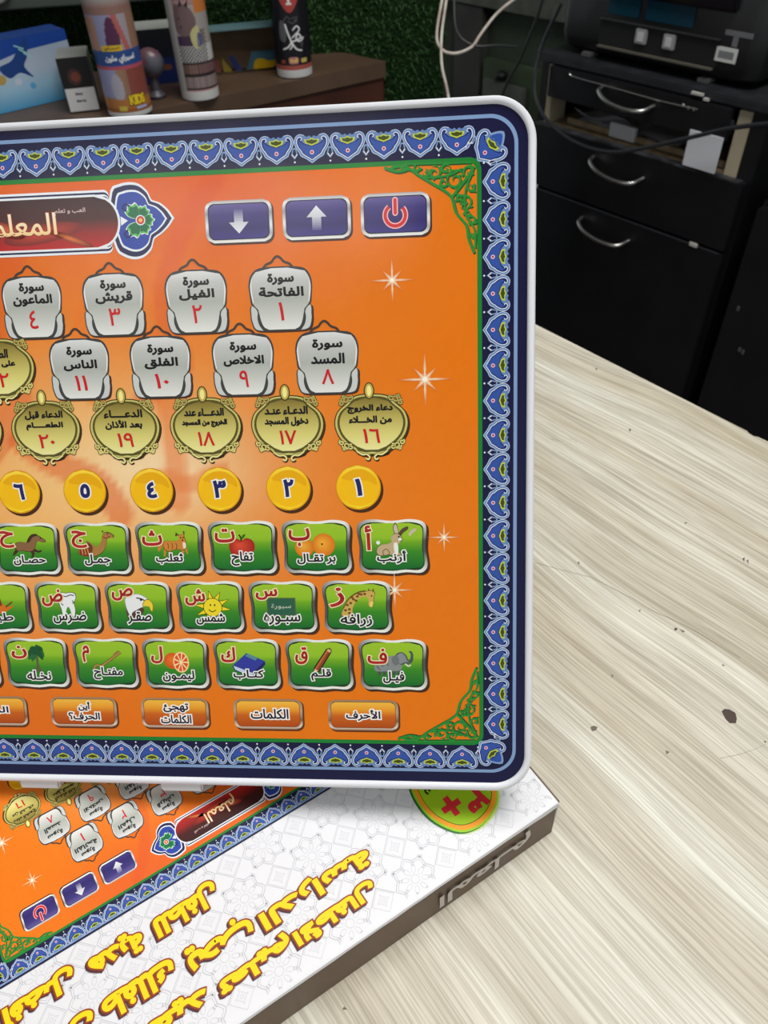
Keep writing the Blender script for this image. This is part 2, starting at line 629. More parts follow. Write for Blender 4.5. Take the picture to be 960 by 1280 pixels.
# --- border motifs
def motif_sheet():
    s = Sheet()
    mir = lambda L: L + [(x, -y) for x, y in L[-2:0:-1]]
    half = [(-3.4, 0), (-1.9, 2.2), (-1.1, 3.8), (.2, 4.5), (1.3, 5.3), (3.3, 6.0), (5.0, 5.5), (5.8, 4.2), (5.5, 2.6), (5.0, 1.6), (5.4, .8), (4.8, 0)]
    s.poly(smooth(mir(half), 3), S(104, 136, 186), 0)
    for sg in (1, -1): s.stroke(smooth([(x, sg * y) for x, y in half[:9]], 4, False), .24, S(190, 206, 232), 0.012)
    h2 = [(-2.5, 0), (-1.4, 1.7), (-.5, 3.1), (.6, 3.8), (1.6, 4.6), (3.2, 5.2), (4.5, 4.9), (5.0, 4.0), (4.5, 3.3), (3.7, 3.5), (2.9, 2.6), (2.5, 1.4), (2.2, 0)]
    s.poly(smooth(mir(h2), 3), S(26, 40, 104), 0.02)
    h3 = [(-2.1, 0), (-1.1, 1.5), (-.2, 2.7), (.8, 3.4), (1.8, 4.1), (3.0, 4.6), (3.9, 4.3), (3.4, 3.9), (2.7, 3.0), (2.3, 1.5), (1.9, 0)]
    s.poly(smooth(mir(h3), 3), S(52, 84, 164), 0.03)
    for sg in (1, -1): s.stroke(smooth([(x, sg * y) for x, y in [(-2.5, 0), (-1.4, 1.7), (-.5, 3.1), (.6, 3.8), (1.6, 4.6), (3.2, 5.2), (4.6, 4.9), (5.0, 3.9), (4.3, 3.4), (3.9, 3.9)]], 3, False), .27, S(225, 232, 245), 0.036)
    ol = [(2.1, 0), (2.5, 1.0), (3.0, 2.2), (4.2, 2.5), (4.1, 1.2), (4.6, .2), (4.6, -.2), (4.1, -1.2), (4.2, -2.5), (3.0, -2.2), (2.5, -1.0)]
    s.poly(smooth(ol, 3), S(196, 205, 70), 0.042)
    s.poly(smooth([(2.9 + (x - 2.9) * .62 + .2, y * .74) for x, y in ol], 3), S(66, 78, 20), 0.05)
    s.poly(ell(0, 0, .72, n=14), S(240, 190, 205), 0.042)
    s.poly(ell(0, 0, .36, n=10), S(140, 50, 60), 0.05)
    # link to the next motif
    for sg in (1,):
        s.poly([(-2.1, 6.1), (-.7, 4.9), (1.6, 5.6), (1.6, 6.6), (-.7, 7.3)], LBL, 0.004)
        s.poly([(-1.4, 6.1), (-.5, 5.4), (1.1, 5.8), (1.1, 6.4), (-.5, 6.8)], NAVY, 0.01)
        s.stroke([(-.5, 5.3), (-1.6, 6.1), (-.5, 6.9)], .32, WH, 0.016)
        s.poly(ell(-3.0, 6.1, .33, n=8), WH, 0.01)
    return s


MS = motif_sheet()
P = 12.16
PV = 12.24


def motif(u, v, rot): piece('border_motif', MS, tablet, u, v, -0.74, key='motif', rotz=rot)


for i in range(17):
    motif(0, 8.6 - PV * i, 0)
    motif(2 * UC, 8.6 - PV * i, math.pi)
nh = int((-12.0 * 2 - 2 * UC) / P)
ph = (2 * (-12.0 - UC)) / round(2 * (-12.0 - UC) / P)
for i in range(round(2 * (-12.0 - UC) / P) + 1):
    motif(-12.0 - ph * i, 20.85, math.pi / 2)
    motif(-12.0 - ph * i, -199.75, -math.pi / 2)
sh = Sheet()      # corner leaf
for pts, c, z in (([(3.4, 3.4), (6.4, 2.0), (8.3, 3.8), (8.6, 8.6), (3.8, 8.3), (2.0, 6.4)], LBL, 0), ([(3.9, 3.9), (6.3, 2.8), (7.6, 4.2), (7.8, 7.8), (4.2, 7.6), (2.8, 6.3)], S(48, 82, 168), .01)):
    sh.sm([((a - 1.2) * .86, (b - 1.2) * .86) for a, b in pts], c, z, 3)
for (cu, cv, r) in ((-2.6, 17.9, math.pi / 4), (-2.8, -196.9, -math.pi / 4), (2 * UC + 2.6, 17.9, 3 * math.pi / 4), (2 * UC + 2.8, -196.9, -3 * math.pi / 4)):
    piece('corner_leaf', sh, tablet, cu, cv, -.75, key='cleaf', rotz=r - math.pi / 4)
    motif(cu, cv, r)

# --- filigree corners
def filigree():
    s = Sheet()
    g1, g2 = S(40, 140, 50), S(20, 85, 35)
    edge = [(-31.5, -.6), (-27, -2.0), (-23, -1.4), (-20, -3.4), (-15, -6.5), (-11, -9.0), (-8.6, -11.5), (-7.2, -16.2), (-3.8, -20.5), (-3.0, -25), (-1.2, -29.6)]
    for dx, dy, c, z, w in ((.35, -.45, g2, 0, 1.0), (0, 0, g1, .02, .95)):
        s.stroke(smooth([(x + dx, y + dy) for x, y in edge], 5, False), w, c, z)
        s.stroke([(x + dx, y + dy) for x, y in [(-29, -.3), (-22, .2), (-10, -.1), (-2, -.2)]], .6, c, z)
        for (cx, cy, r0, a0, turns, sg) in ((-7.5, -5.6, 3.6, .3, 1.5, 1), (-14.5, -2.9, 2.4, 2, 1.3, -1), (-4.2, -12.6, 2.6, 4, 1.4, 1), (-20.2, -1.2, 1.5, 1, 1.1, 1), (-2.0, -19, 1.7, 3, 1.2, -1), (-2.8, -3.0, 2.3, 5, 1.3, -1), (-10.8, -1.9, 1.7, 0, 1.2, 1), (-1.9, -8.2, 1.6, 2, 1.1, 1), (-1.5, -23.7, 1.0, 2, 1, 1), (-24.6, -.9, 1.0, 0, 1, 1), (-11.5, -6.2, 1.7, 1, 1.2, -1), (-6.2, -11.6, 1.5, 4.5, 1.2, 1), (-17.3, -3.0, 1.2, 3, 1, 1), (-3.4, -16.3, 1.2, 0, 1, -1)):
            pts = []
            for k in range(18):
                t = k / 17
                a = a0 + sg * t * turns * 2 * math.pi
                r = r0 * (1 - .8 * t)
                pts.append((cx + dx + r * math.cos(a), cy + dy + r * math.sin(a)))
            s.stroke(pts, .8, c, z + .006, taper=True)
            for k in (3, 8, 12):
                a = a0 + sg * k / 17 * turns * 2 * math.pi
                r = r0 * (1 - .8 * k / 17)
                s.poly(ell(cx + dx + (r + .35) * math.cos(a), cy + dy + (r + .35) * math.sin(a), .75, .38, 8, a + .8), c, z + .01)
        s.stroke(smooth([(-8.6 + dx, -11 + dy), (-6 + dx, -8 + dy), (-3.5 + dx, -5 + dy), (-1 + dx, -1.5 + dy)], 4, False), .8, c, z + .004)
        s.stroke(smooth([(-30 + dx, -.9 + dy), (-24 + dx, -.6 + dy), (-18 + dx, -4.2 + dy), (-10 + dx, -4 + dy), (-5 + dx, -2 + dy)], 5, False), .6, c, z + .004)
        s.stroke(smooth([(-.9 + dx, -28 + dy), (-1 + dx, -22 + dy), (-4 + dx, -17 + dy), (-4 + dx, -9 + dy), (-2 + dx, -4 + dy)], 5, False), .6, c, z + .004)
    return s


FG = filigree()
FM = Sheet()
FM.v = [(x, -y, z) for x, y, z in FG.v]
FM.f, FM.c = FG.f, FG.c
piece('filigree_corner', FG, tablet, GU1 - .6, GV1 - .6, -.77)
piece('filigree_corner', FM, tablet, GU1 - .6, GV0 + .6, -.77)
FL = Sheet(); FL.v = [(-x, y, z) for x, y, z in FG.v]; FL.f, FL.c = FG.f, FG.c
FN = Sheet(); FN.v = [(-x, -y, z) for x, y, z in FG.v]; FN.f, FN.c = FG.f, FG.c
piece('filigree_corner', FL, tablet, GU0 + .6, GV1 - .6, -.77)
piece('filigree_corner', FN, tablet, GU0 + .6, GV0 + .6, -.77)

# --- printed stars
for su, sv, r, tip in ((-34.9, -22.4, 8.5, S(228, 112, 8)), (-24, -56.8, 10.5, S(230, 112, 6)), (-17.9, -114.2, 6.5, S(226, 118, 24)), (-36.6, -134.2, 8, S(228, 122, 30))):
    s = Sheet()
    w0 = S(255, 240, 205)
    for k in range(8):
        a = math.pi / 4 * k
        L = r * (1 if k % 2 == 0 else .62)
        ca, sa = math.cos(a), math.sin(a)
        wd = r * .045
        s.add([(0, 0), (L * .35 * ca - wd * sa, L * .35 * sa + wd * ca), (L * ca, L * sa), (L * .35 * ca + wd * sa, L * .35 * sa - wd * ca)], [(0, 1, 2), (0, 2, 3)], [w0, mixc(tip, w0, .55), tip, mixc(tip, w0, .55)], .002 * k)
    e = ell(0, 0, r * .24, n=16)
    s.add([(0, 0)] + e, [(0, 1 + i, 1 + (i + 1) % 16) for i in range(16)], [w0] + [tip] * 16, -.01)
    e = ell(0, 0, r * .1, n=12)
    s.add([(0, 0)] + e, [(0, 1 + i, 1 + (i + 1) % 12) for i in range(12)], [S(255, 255, 250)] + [w0] * 12, .03)
    piece('printed_star', s, tablet, su, sv, -.73)

# --- title banner
s = Sheet()
fin = [(560, 75), (600, 50), (650, 42), (700, 50), (742, 84), (758, 120), (768, 130), (805, 144), (842, 176), (862, 206), (869, 216), (862, 226), (842, 252), (805, 284), (768, 306), (758, 322), (742, 362), (700, 395), (650, 402), (600, 385), (565, 350), (540, 215)]
k_ = .0724
FU = -123.6


def fin_pts(sc_=1.0, sg=1):
    cx0 = 690
    return [((UC + sg * (FU - UC)) + sg * ((cx0 - 700) + (x - cx0) * sc_) * k_, 1.2 + (220 - y) * sc_ * k_) for x, y in fin]


for sg in (1, -1):
    for f_, c, z in ((1.0, WH, 0), (.93, S(28, 30, 80), .02), (.80, WH, .03), (.745, S(40, 70, 165), .04)):
        p = smooth(fin_pts(f_, sg), 3)
        s.poly(p, c, z)
for h, c, z in ((21.5, WH, .005), (19.9, S(28, 30, 80), .024), (18.4, WH, .032), (17.3, S(28, 30, 80), .036)):
    s.poly(rr(2 * UC + 134.5, -134.5, 1.2 - h / 2, 1.2 + h / 2, 2), c, z)
s.poly(rr(2 * UC + 131.0, -131.0, 1.2 - 9.3, 1.2 + 9.3, 9.2), WH, .05)
s.rows(rr(2 * UC + 131.8, -131.8, 1.2 - 8.6, 1.2 + 8.6, 8.5), lerpgrad([(0, S(54, 20, 18)), (.45, S(70, 20, 16)), (.7, S(150, 26, 22)), (1, S(190, 30, 28))]), .058)
for (cx, cy, rx, ry, rt, c) in ((-160, -2, 15, 3.2, .15, S(200, 60, 30)), (-175, 0, 9, 2.5, -.3, S(220, 100, 50)), (-150, -4, 9, 1.2, -.35, S(232, 120, 50))):
    e = ell(cx, cy, rx, ry, 20, rt)
    s.add([(cx, cy)] + e, [(0, 1 + i, 1 + (i + 1) % 20) for i in range(20)], [c] + [S(120, 24, 20)] * 20, .064)
piece('title_banner', s, tablet, 0, 0, -.72)
for sg in (1, -1):
    s = Sheet()
    gd, gl = S(18, 110, 70), S(90, 190, 90)
    for a, L in ((0, 5.4), (1.15, 5.6), (-1.15, 5.6), (2.25, 7.2), (-2.25, 7.2)):
        for f_, c, z in ((1.0, WH, 0), (.93, gl, .01), (.8, gd, .02)):
            pts = [(.8, 0), (L * .45, L * .33 * f_), (L * .8 * f_, L * .36 * f_), (L * .82 * f_, L * .16), (L * f_, 0), (L * .82 * f_, -L * .16), (L * .8 * f_, -L * .36 * f_), (L * .45, -L * .33 * f_)]
            s.sm([(x * math.cos(a) - y * math.sin(a), x * math.sin(a) + y * math.cos(a)) for x, y in pts], c, z + .004 * (a > 0), 3)
    for yy in (1, -1): s.stroke(smooth([(-4.8, 3.2 * yy), (-6.2, 4.2 * yy), (-5.2, 5.6 * yy), (-3.6, 4.8 * yy)], 4, False), .7, S(20, 40, 110), .03)
    s.poly([(-7.2, 1.6), (-4.6, 0), (-7.2, -1.6)], WH, .01)
    for r_, c, z in ((1.75, WH, .03), (1.4, S(210, 60, 30), .04), (.7, S(245, 190, 110), .05)): s.poly(ell(0, 0, r_, n=18), c, z)
    if sg < 0: s.v = [(-x, y, z) for x, y, z in s.v]
    piece('banner_flower', s, tablet, UC + sg * (FU - UC), 1.2, -.64)
s = Sheet()
s.text('المعلّم'.replace('ّ', ''), -166.8, -.6, 24.5, 11.5, S(245, 205, 130), 0, .16, S(150, 40, 20), .25, grad=lerpgrad([(0, S(250, 240, 220)), (.6, S(250, 215, 150)), (1, S(240, 160, 80))]))
s.text('العب و تعلم', -149.2, 5.2, 11.4, 2.3, S(215, 190, 185), 0, .04)
piece('title_lettering', s, tablet, 0, 0, -.64)

# --- control buttons
SILV = lerpgrad([(0, S(175, 170, 170)), (.12, S(240, 240, 240)), (.3, S(150, 150, 155)), (.6, S(235, 235, 238)), (.8, S(170, 170, 175)), (1, S(245, 245, 240))])


def chamf(w, h, c, ins=0):
    w, h = w / 2 - ins, h / 2 - ins
    c = max(c - ins * .4, .3)
    return smooth([(w - c, h), (w, h - c), (w, -h + c), (w - c, -h), (-w + c, -h), (-w, -h + c), (-w, h - c), (-w + c, h)], 1) if False else rrect(0, 0, 2 * w, 2 * h, c, 4)


def ctrl_base():
    s = Sheet()
    s.poly(rrect(.5, -.6, 24.2, 14.4, 3.2), S(70, 40, 25), 0)
    s.rows(rrect(0, 0, 23.9, 14.2, 3.1), SILV, .02, 16)
    s.poly(rrect(0, 0, 21.8, 12.2, 2.3), S(25, 25, 45), .03)
    s.rows(rrect(0, 0, 21.2, 11.6, 2.1), lerpgrad([(0, S(96, 84, 150)), (.3, S(58, 48, 120)), (.7, S(44, 34, 104)), (1, S(60, 52, 130))]), .04)
    return s


CB = ctrl_base()
LG = [(0, S(225, 225, 230)), (1, S(90, 88, 140))]
for nm, u, pic in (('power_button', -33.3, 'p'), ('arrow_button', -60.7, 'u'), ('arrow_button', -88.3, 'd')):
    b = piece(nm, CB, tablet, u, -.6, -.74, key='ctrl')
    s = Sheet()
    if pic == 'p':
        def arc(r): return [(r * math.cos(math.radians(a)), -.3 + r * math.sin(math.radians(a))) for a in range(-233, 54, 12)]
        s.stroke(arc(3.5), 1.9, S(250, 190, 190), 0)
        s.stroke(arc(3.5), 1.15, S(212, 40, 45), .02)
        s.poly(rrect(0, 2.6, 1.9, 6.2, .9), S(250, 190, 190), .03)
        s.poly(rrect(0, 2.6, 1.15, 5.4, .55), S(212, 40, 45), .04)
    else:
        sg = 1 if pic == 'u' else -1
        g = lambda x, y: mixc(S(86, 80, 140), S(235, 235, 238), (sg * y + 4) / 6)
        s.poly([(0, 4.1 * sg), (3.5, .3 * sg), (-3.5, .3 * sg)], g, 0)
        for k in range(8):
            y0 = .3 - k * .55
            s.poly([(1.6, y0 * sg), (1.6, (y0 - .5) * sg), (-1.6, (y0 - .5) * sg), (-1.6, y0 * sg)], g, 0)
    piece('power_symbol' if pic == 'p' else 'arrow_symbol', s, b, u, -.6, -.68, u, -.6, -.74)

# --- silver sura badges
def badge_base():
    s = Sheet()
    K = .0772
    D = lambda pts: [((x - 408) * K, (196 - y) * K) for x, y in pts]
    lower = D([(290, 215), (262, 262), (272, 318), (290, 336), (330, 340), (408, 341), (486, 340), (526, 336), (546, 318), (552, 262), (525, 215)])
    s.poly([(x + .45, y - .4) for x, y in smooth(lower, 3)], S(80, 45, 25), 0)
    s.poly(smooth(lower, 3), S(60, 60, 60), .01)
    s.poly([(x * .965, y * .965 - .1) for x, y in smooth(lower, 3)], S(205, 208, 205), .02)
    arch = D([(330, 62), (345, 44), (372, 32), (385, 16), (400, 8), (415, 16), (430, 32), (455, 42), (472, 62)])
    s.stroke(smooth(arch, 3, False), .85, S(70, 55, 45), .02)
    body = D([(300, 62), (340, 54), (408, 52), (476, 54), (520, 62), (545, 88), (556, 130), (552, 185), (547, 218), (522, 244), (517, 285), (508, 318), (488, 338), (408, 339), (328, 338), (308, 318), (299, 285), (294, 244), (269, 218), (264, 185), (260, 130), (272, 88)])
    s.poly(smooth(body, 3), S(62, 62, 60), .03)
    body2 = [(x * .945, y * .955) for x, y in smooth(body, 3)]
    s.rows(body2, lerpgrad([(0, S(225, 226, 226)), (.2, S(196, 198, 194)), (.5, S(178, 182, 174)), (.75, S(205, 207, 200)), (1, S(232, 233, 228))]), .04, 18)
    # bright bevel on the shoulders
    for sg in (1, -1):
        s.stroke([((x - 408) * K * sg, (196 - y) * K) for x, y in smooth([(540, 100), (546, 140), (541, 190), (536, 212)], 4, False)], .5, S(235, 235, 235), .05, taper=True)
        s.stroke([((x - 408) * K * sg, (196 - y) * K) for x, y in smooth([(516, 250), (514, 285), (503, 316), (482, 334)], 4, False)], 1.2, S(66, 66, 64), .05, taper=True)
    return s


BB = badge_base()


def red_num(s, t, dv, w, h): s.text(t, 0, dv, w, h, S(205, 30, 38), 0, .12)


ONE = {'١': (1.9, 6.4), '٢': (3.6, 6.4), '٣': (4.4, 6.2), '٤': (3.2, 6.6), '٨': (4.4, 5.4), '٩': (3.4, 6), '١٠': (5.2, 5.4), '١١': (4.6, 5.6)}
BLK = S(22, 20, 22)
rows1 = [('الفاتحة', '١', 16.2, 3.4), ('الفيل', '٢', 13, 4.0), ('قريش', '٣', 13.9, 4.3), ('الماعون', '٤', 14.9, 4.2)]
rows2 = [('المسد', '٨', 12.2, 3.8), ('الاخلاص', '٩', 14.9, 3.9), ('الفلق', '١٠', 12.6, 4.2), ('الناس', '١١', 12.8, 4.0)]
for r_, (rows_, u00, v00, d1, d2, d3, ws) in enumerate(((rows1, -74.6, -27.4, 6.8, 2.5, -4.3, 9.6), (rows2, -58.8, -50.0, 6.3, 1.4, -5.0, 11))):
    for i, (nm, num, w, h) in enumerate(rows_):
        u = u00 - 30.65 * i
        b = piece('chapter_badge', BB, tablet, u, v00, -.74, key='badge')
        s = Sheet()
        s.text('سورة', .2, d1, ws if i == 0 or r_ == 0 else 9.8, 3.9, BLK, 0, .21)
        s.text(nm, .2, d2, w, h, BLK, 0, .21)
        nw_, nh_ = ONE[num]
        red_num(s, num, d3, nw_, nh_)
        piece('lettering', s, b, u, v00, -.68, u, v00, -.74)
for i in range(4, 7):
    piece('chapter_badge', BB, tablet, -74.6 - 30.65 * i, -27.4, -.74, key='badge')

# --- gold medallions
def gold_base():
    s = Sheet()
    K = .0845
    D = lambda pts: [((x - 768) * K, (175 - y) * K) for x, y in pts]
    out = [(768, 45), (700, 52), (660, 85), (622, 120), (608, 170), (622, 222), (655, 262), (690, 285), (705, 300), (740, 308), (768, 306)]
    out = out + [(1536 - x, y) for x, y in out[-2:0:-1]]
    dk, ol = S(62, 58, 22), S(104, 98, 40)
    g1 = S(226, 214, 128)
    P_ = smooth(D(out), 3)
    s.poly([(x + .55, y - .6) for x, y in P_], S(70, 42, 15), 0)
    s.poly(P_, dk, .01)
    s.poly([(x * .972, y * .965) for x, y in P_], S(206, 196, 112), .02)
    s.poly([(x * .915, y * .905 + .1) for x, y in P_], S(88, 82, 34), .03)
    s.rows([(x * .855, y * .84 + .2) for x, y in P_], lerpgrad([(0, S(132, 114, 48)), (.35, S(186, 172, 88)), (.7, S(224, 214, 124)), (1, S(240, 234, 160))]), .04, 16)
    # scrollwork
    for sx in (1, -1):
        for (cx, cy, fl) in ((9.2, 8.9, 1), (9.4, -7.6, -1)):
            for (dx, dy, r, a0) in ((0, 0, 1.5, 0), (1.6, -1.2 * fl, 1.0, 1), (-1.7, .5 * fl, 1.1, 2), (.6, 1.1 * fl, .8, 3)):
                pts = [(sx * (cx + dx + r * (1 - .75 * t / 12) * math.cos(a0 + fl * t * .62)), cy + dy + r * (1 - .75 * t / 12) * math.sin(a0 + fl * t * .62)) for t in range(13)]
                s.stroke(pts, .95, dk, .05)
                s.stroke(pts, .5, g1 if fl < 0 else S(190, 176, 96), .06)
        pts = smooth([(sx * 5.6, -9.6), (sx * 3.6, -10.9), (sx * 2.0, -10.8), (sx * .9, -11.8), (sx * 1.4, -12.7), (sx * 2.3, -12.3)], 4, False)
        s.stroke([(x + .25, y - .4) for x, y in pts], .9, S(70, 42, 15), .0)
        s.stroke(pts, .95, dk, .05)
        s.stroke(pts, .6, S(236, 228, 150), .06)
    s.poly(ell(-.5, 12.0, 1.9, 3.0, 20), dk, .065)
    s.poly(ell(-.5, 12.0, 1.5, 2.6, 20), S(196, 176, 84), .07)
    s.poly(ell(-.5, 12.0, .85, 1.9, 16), S(248, 238, 150), .08)
    return s


GB = gold_base()
gold = [(('دعاء الخروج', 16.4, 3.3), ('من الخـــلاء', 15.6, 3.2), '١٦', -43.6, -72.3),
        (('الدعـاء عنـد', 16, 3.1), ('دخول المسجد', 16.2, 3.4), '١٧', -74.3, -72.2),
        (('الدعـــاء عند', 15, 3), ('الخروج من المسجد', 17, 3), '١٨', -104.9, -72.2),
        (('الدعــــاء', 14.8, 3.1), ('بعد الأذان', 14.2, 3.6), '١٩', -135.6, -72.1),
        (('الدعاء قبل', 14.8, 3.3), ('الطعــــام', 14.4, 3), '٢٠', -166.2, -72.0),
        (('الصلاة', 8, 3.3), ('على النبي', 13, 3), '١٢', -181.6, -49.0)]
for (l1, w1, h1), (l2, w2, h2), num, u, v in gold:
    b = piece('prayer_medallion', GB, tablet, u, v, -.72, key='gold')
    s = Sheet()
    s.text(l1, -.3, 5.5, w1, h1, BLK, 0, .17)
    s.text(l2, -.3, 1.5, w2, h2, BLK, 0, .17)
    red_num(s, num, -4.2, 6.2, 5.2)
    piece('lettering', s, b, u, v, -.62, u, v, -.72)
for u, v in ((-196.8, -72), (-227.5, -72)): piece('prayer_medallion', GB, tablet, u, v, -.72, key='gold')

# --- yellow number discs
s = Sheet()
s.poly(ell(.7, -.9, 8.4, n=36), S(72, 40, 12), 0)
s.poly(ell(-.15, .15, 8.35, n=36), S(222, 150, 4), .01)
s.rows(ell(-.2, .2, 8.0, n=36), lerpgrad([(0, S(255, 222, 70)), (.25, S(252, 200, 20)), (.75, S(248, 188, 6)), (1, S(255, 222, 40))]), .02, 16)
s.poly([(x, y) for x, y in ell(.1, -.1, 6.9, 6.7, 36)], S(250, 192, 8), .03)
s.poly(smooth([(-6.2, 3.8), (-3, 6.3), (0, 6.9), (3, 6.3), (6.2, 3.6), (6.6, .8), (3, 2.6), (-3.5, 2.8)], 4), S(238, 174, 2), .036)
NB = s
for i, (d_, w, h) in enumerate((('١', 2.6, 6.4), ('٢', 3.8, 6.6), ('٣', 5.0, 6.6), ('٤', 3.8, 6.2), ('٥', 3.9, 5.4), ('٦', 4.2, 6.2))):
    u, v = -48.9 - 26.06 * i, -95.4
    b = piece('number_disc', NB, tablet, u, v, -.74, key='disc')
    s = Sheet()
    s.text(d_, 0, .2, w, h, S(34, 36, 100), 0, .38, S(250, 248, 235), .5)
    piece('numeral', s, b, u, v, -.68, u, v, -.74)
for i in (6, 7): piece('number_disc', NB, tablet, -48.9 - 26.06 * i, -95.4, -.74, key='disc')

# --- orange word buttons
s = Sheet()
s.poly(rrect(.5, -.5, 27.6, 12.9, 3), S(96, 48, 18), 0)
s.rows(rrect(0, 0, 27.3, 12.6, 2.9), lerpgrad([(0, S(165, 130, 90)), (.4, S(190, 165, 140)), (.7, S(130, 90, 60)), (.9, S(238, 220, 200)), (1, S(150, 110, 80))]), .01, 16)
s.poly(rrect(0, .1, 25.3, 10.8, 2.1), S(120, 66, 24), .02)
s.rows(rrect(0, .1, 24.9, 10.4, 1.9), lerpgrad([(0, S(246, 190, 70)), (.3, S(240, 160, 40)), (.55, S(206, 100, 22)), (1, S(178, 76, 14))]), .03, 16)
OB = s
NVY = S(30, 26, 60)
for i, words in enumerate(([('الأحرف', 0, 0, 13.4, 4.6)], [('الكلمات', .6, .1, 15, 4.2)], [('تهجئ', .5, 2.2, 10.2, 3.8), ('الكلمات', .3, -2.6, 12.4, 3.6)], [('أين', .3, 2.4, 4.8, 3.9), ('الحرف؟', 0, -2.1, 13, 3.9)], [('الرقم', 0, 0, 12, 4)], [])):
    u, v = -49.9 - 37.4 * i, -184.2
    b = piece('word_button', OB, tablet, u, v, -.74, key='obut')
    if words:
        s = Sheet()
        for t, dx, dy, w, h in words: s.text(t, dx, dy, w, h, NVY, 0, .14, S(252, 246, 236), .5)
        piece('lettering', s, b, u, v, -.69, u, v, -.74)

# --- green picture buttons
def green_base():
    s = Sheet()
    W, H = 12.9, 10.1

    def outline(f, dx=0, dy=0):
        p = [(-W + 3, H), (-W * .45, H + .25), (0, H - .35), (W * .45, H + .25), (W - 3.2, H - .1), (W - .9, H - 1.2), (W - .15, H - 3.6), (W - .55, 0), (W + .1, -H + 4.2), (W - .4, -H + 1.6), (W - 2.6, -H + .1), (W * .4, -H + .35), (0, -H - .2), (-W * .5, -H + .3), (-W + 3, -H + .3), (-W + .9, -H + 1.8), (-W + .4, -H + 4), (-W + .7, 0), (-W - .1, H - 4), (-W + .5, H - 1.4)]
        q = smooth(p, 3)
        return [(x * (1 - f / W) + dx, y * (1 - f / H) + dy) for x, y in q]
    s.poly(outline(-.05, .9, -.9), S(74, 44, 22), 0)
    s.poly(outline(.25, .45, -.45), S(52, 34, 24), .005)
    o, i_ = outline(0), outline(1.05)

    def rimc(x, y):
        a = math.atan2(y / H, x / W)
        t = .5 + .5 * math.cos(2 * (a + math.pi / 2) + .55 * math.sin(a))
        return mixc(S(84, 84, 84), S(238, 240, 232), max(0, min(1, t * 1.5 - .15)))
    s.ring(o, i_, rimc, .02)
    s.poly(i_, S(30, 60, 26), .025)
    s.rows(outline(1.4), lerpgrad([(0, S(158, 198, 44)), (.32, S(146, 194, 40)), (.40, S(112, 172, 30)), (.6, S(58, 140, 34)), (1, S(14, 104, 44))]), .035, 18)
    return s


GRB = green_base()
RED, CREAM, WHT = S(160, 22, 30), S(246, 228, 176), S(244, 244, 240)
REDG = lerpgrad([(0, S(190, 40, 44)), (.5, S(150, 20, 28)), (1, S(190, 40, 40))])


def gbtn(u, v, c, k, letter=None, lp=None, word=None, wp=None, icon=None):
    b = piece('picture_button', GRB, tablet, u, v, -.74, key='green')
    X = lambda x: (x - c[0]) * k - .35
    Y = lambda y: (c[1] - y) * k + .35
    if icon:
        s = Sheet()
        icon(s, lambda *pts: [(X(a), Y(d)) for a, d in pts], k)
        piece('picture', s, b, u, v, -.69, u, v, -.74)
    if letter:
        s = Sheet()
        s.text(letter, X(lp[0]), Y(lp[1]), lp[2] * k, lp[3] * k, RED, 0, .2, CREAM, .42, grad=REDG)
        piece('letter', s, b, u, v, -.60, u, v, -.74)
    if word:
        s = Sheet()
        s.text(word, X(wp[0]), Y(wp[1]), wp[2] * k * 1.04, wp[3] * k * 1.06, S(26, 30, 30), 0, .14, WHT, .42)
        piece('word', s, b, u, v, -.52, u, v, -.74)


K1, K2 = .0935, .0815


def i_rabbit(s, q, k):
    t, d, w = S(196, 172, 132), S(90, 70, 50), S(240, 238, 230)
    for pts in ([(785, 97), (776, 72), (784, 50), (794, 62), (799, 97)], [(797, 97), (810, 76), (834, 65), (836, 76), (818, 90), (806, 104)]):
        s.sm(q(*pts), d, 0, 4)
        cx = sum(p[0] for p in pts) / 5; cy = sum(p[1] for p in pts) / 5
        s.sm(q(*[(cx + (x - cx) * .78, cy + (y - cy) * .78) for x, y in pts]), S(205, 190, 170), .01, 4)
    body = [(708, 170), (713, 150), (730, 138), (752, 135), (770, 126), (768, 108), (778, 96), (795, 92), (808, 104), (812, 120), (802, 132), (794, 146), (798, 170), (808, 182), (780, 184), (760, 180), (722, 184)]
    s.sm(q(*body), d, .02, 4)
    s.sm(q(*[(757 + (x - 757) * .96, 140 + (y - 140) * .95) for x, y in body]), t, .03, 4)
    s.sm(q((780, 132), (792, 132), (796, 152), (794, 176), (784, 176), (778, 152)), w, .04, 4)
    s.sm(q((798, 112), (810, 114), (808, 124), (798, 124)), w, .04, 3)
    s.poly(ell(*q((716, 130))[0], .75, n=12), w, .04)
    s.poly(ell(*q((799, 107))[0], .3, .42, 10), S(20, 20, 20), .05)
    s.stroke(q((738, 182), (734, 166), (748, 156), (760, 168), (756, 182)), .25, d, .05, sm=3)
    s.stroke(q((800, 122), (806, 124), (811, 120)), .22, d, .05)


def fruit(s, q, cx, cy, r, c, c2, ry=None):
    e = ell(*q((cx, cy))[0], r, ry or r, 26)
    s.add([(q((cx - 8, cy - 8))[0])] + e, [(0, 1 + i, 1 + (i + 1) % 26) for i in range(26)], [c] + [c2] * 26, .0)


def i_oranges(s, q, k):
    fruit(s, q, 420, 148, 3.6, S(244, 176, 60), S(216, 118, 20))
    s.v = [(x, y, z + (.01)) for x, y, z in s.v]
    b = Sheet()
    fruit(b, q, 498, 137, 4.3, S(248, 178, 56), S(220, 118, 16))
    s.add([(x, y, z + .03) for x, y, z in b.v], b.f, b.c, 0)
    s.poly(ell(*q((492, 134))[0], .4, n=8), S(70, 60, 20), .05)


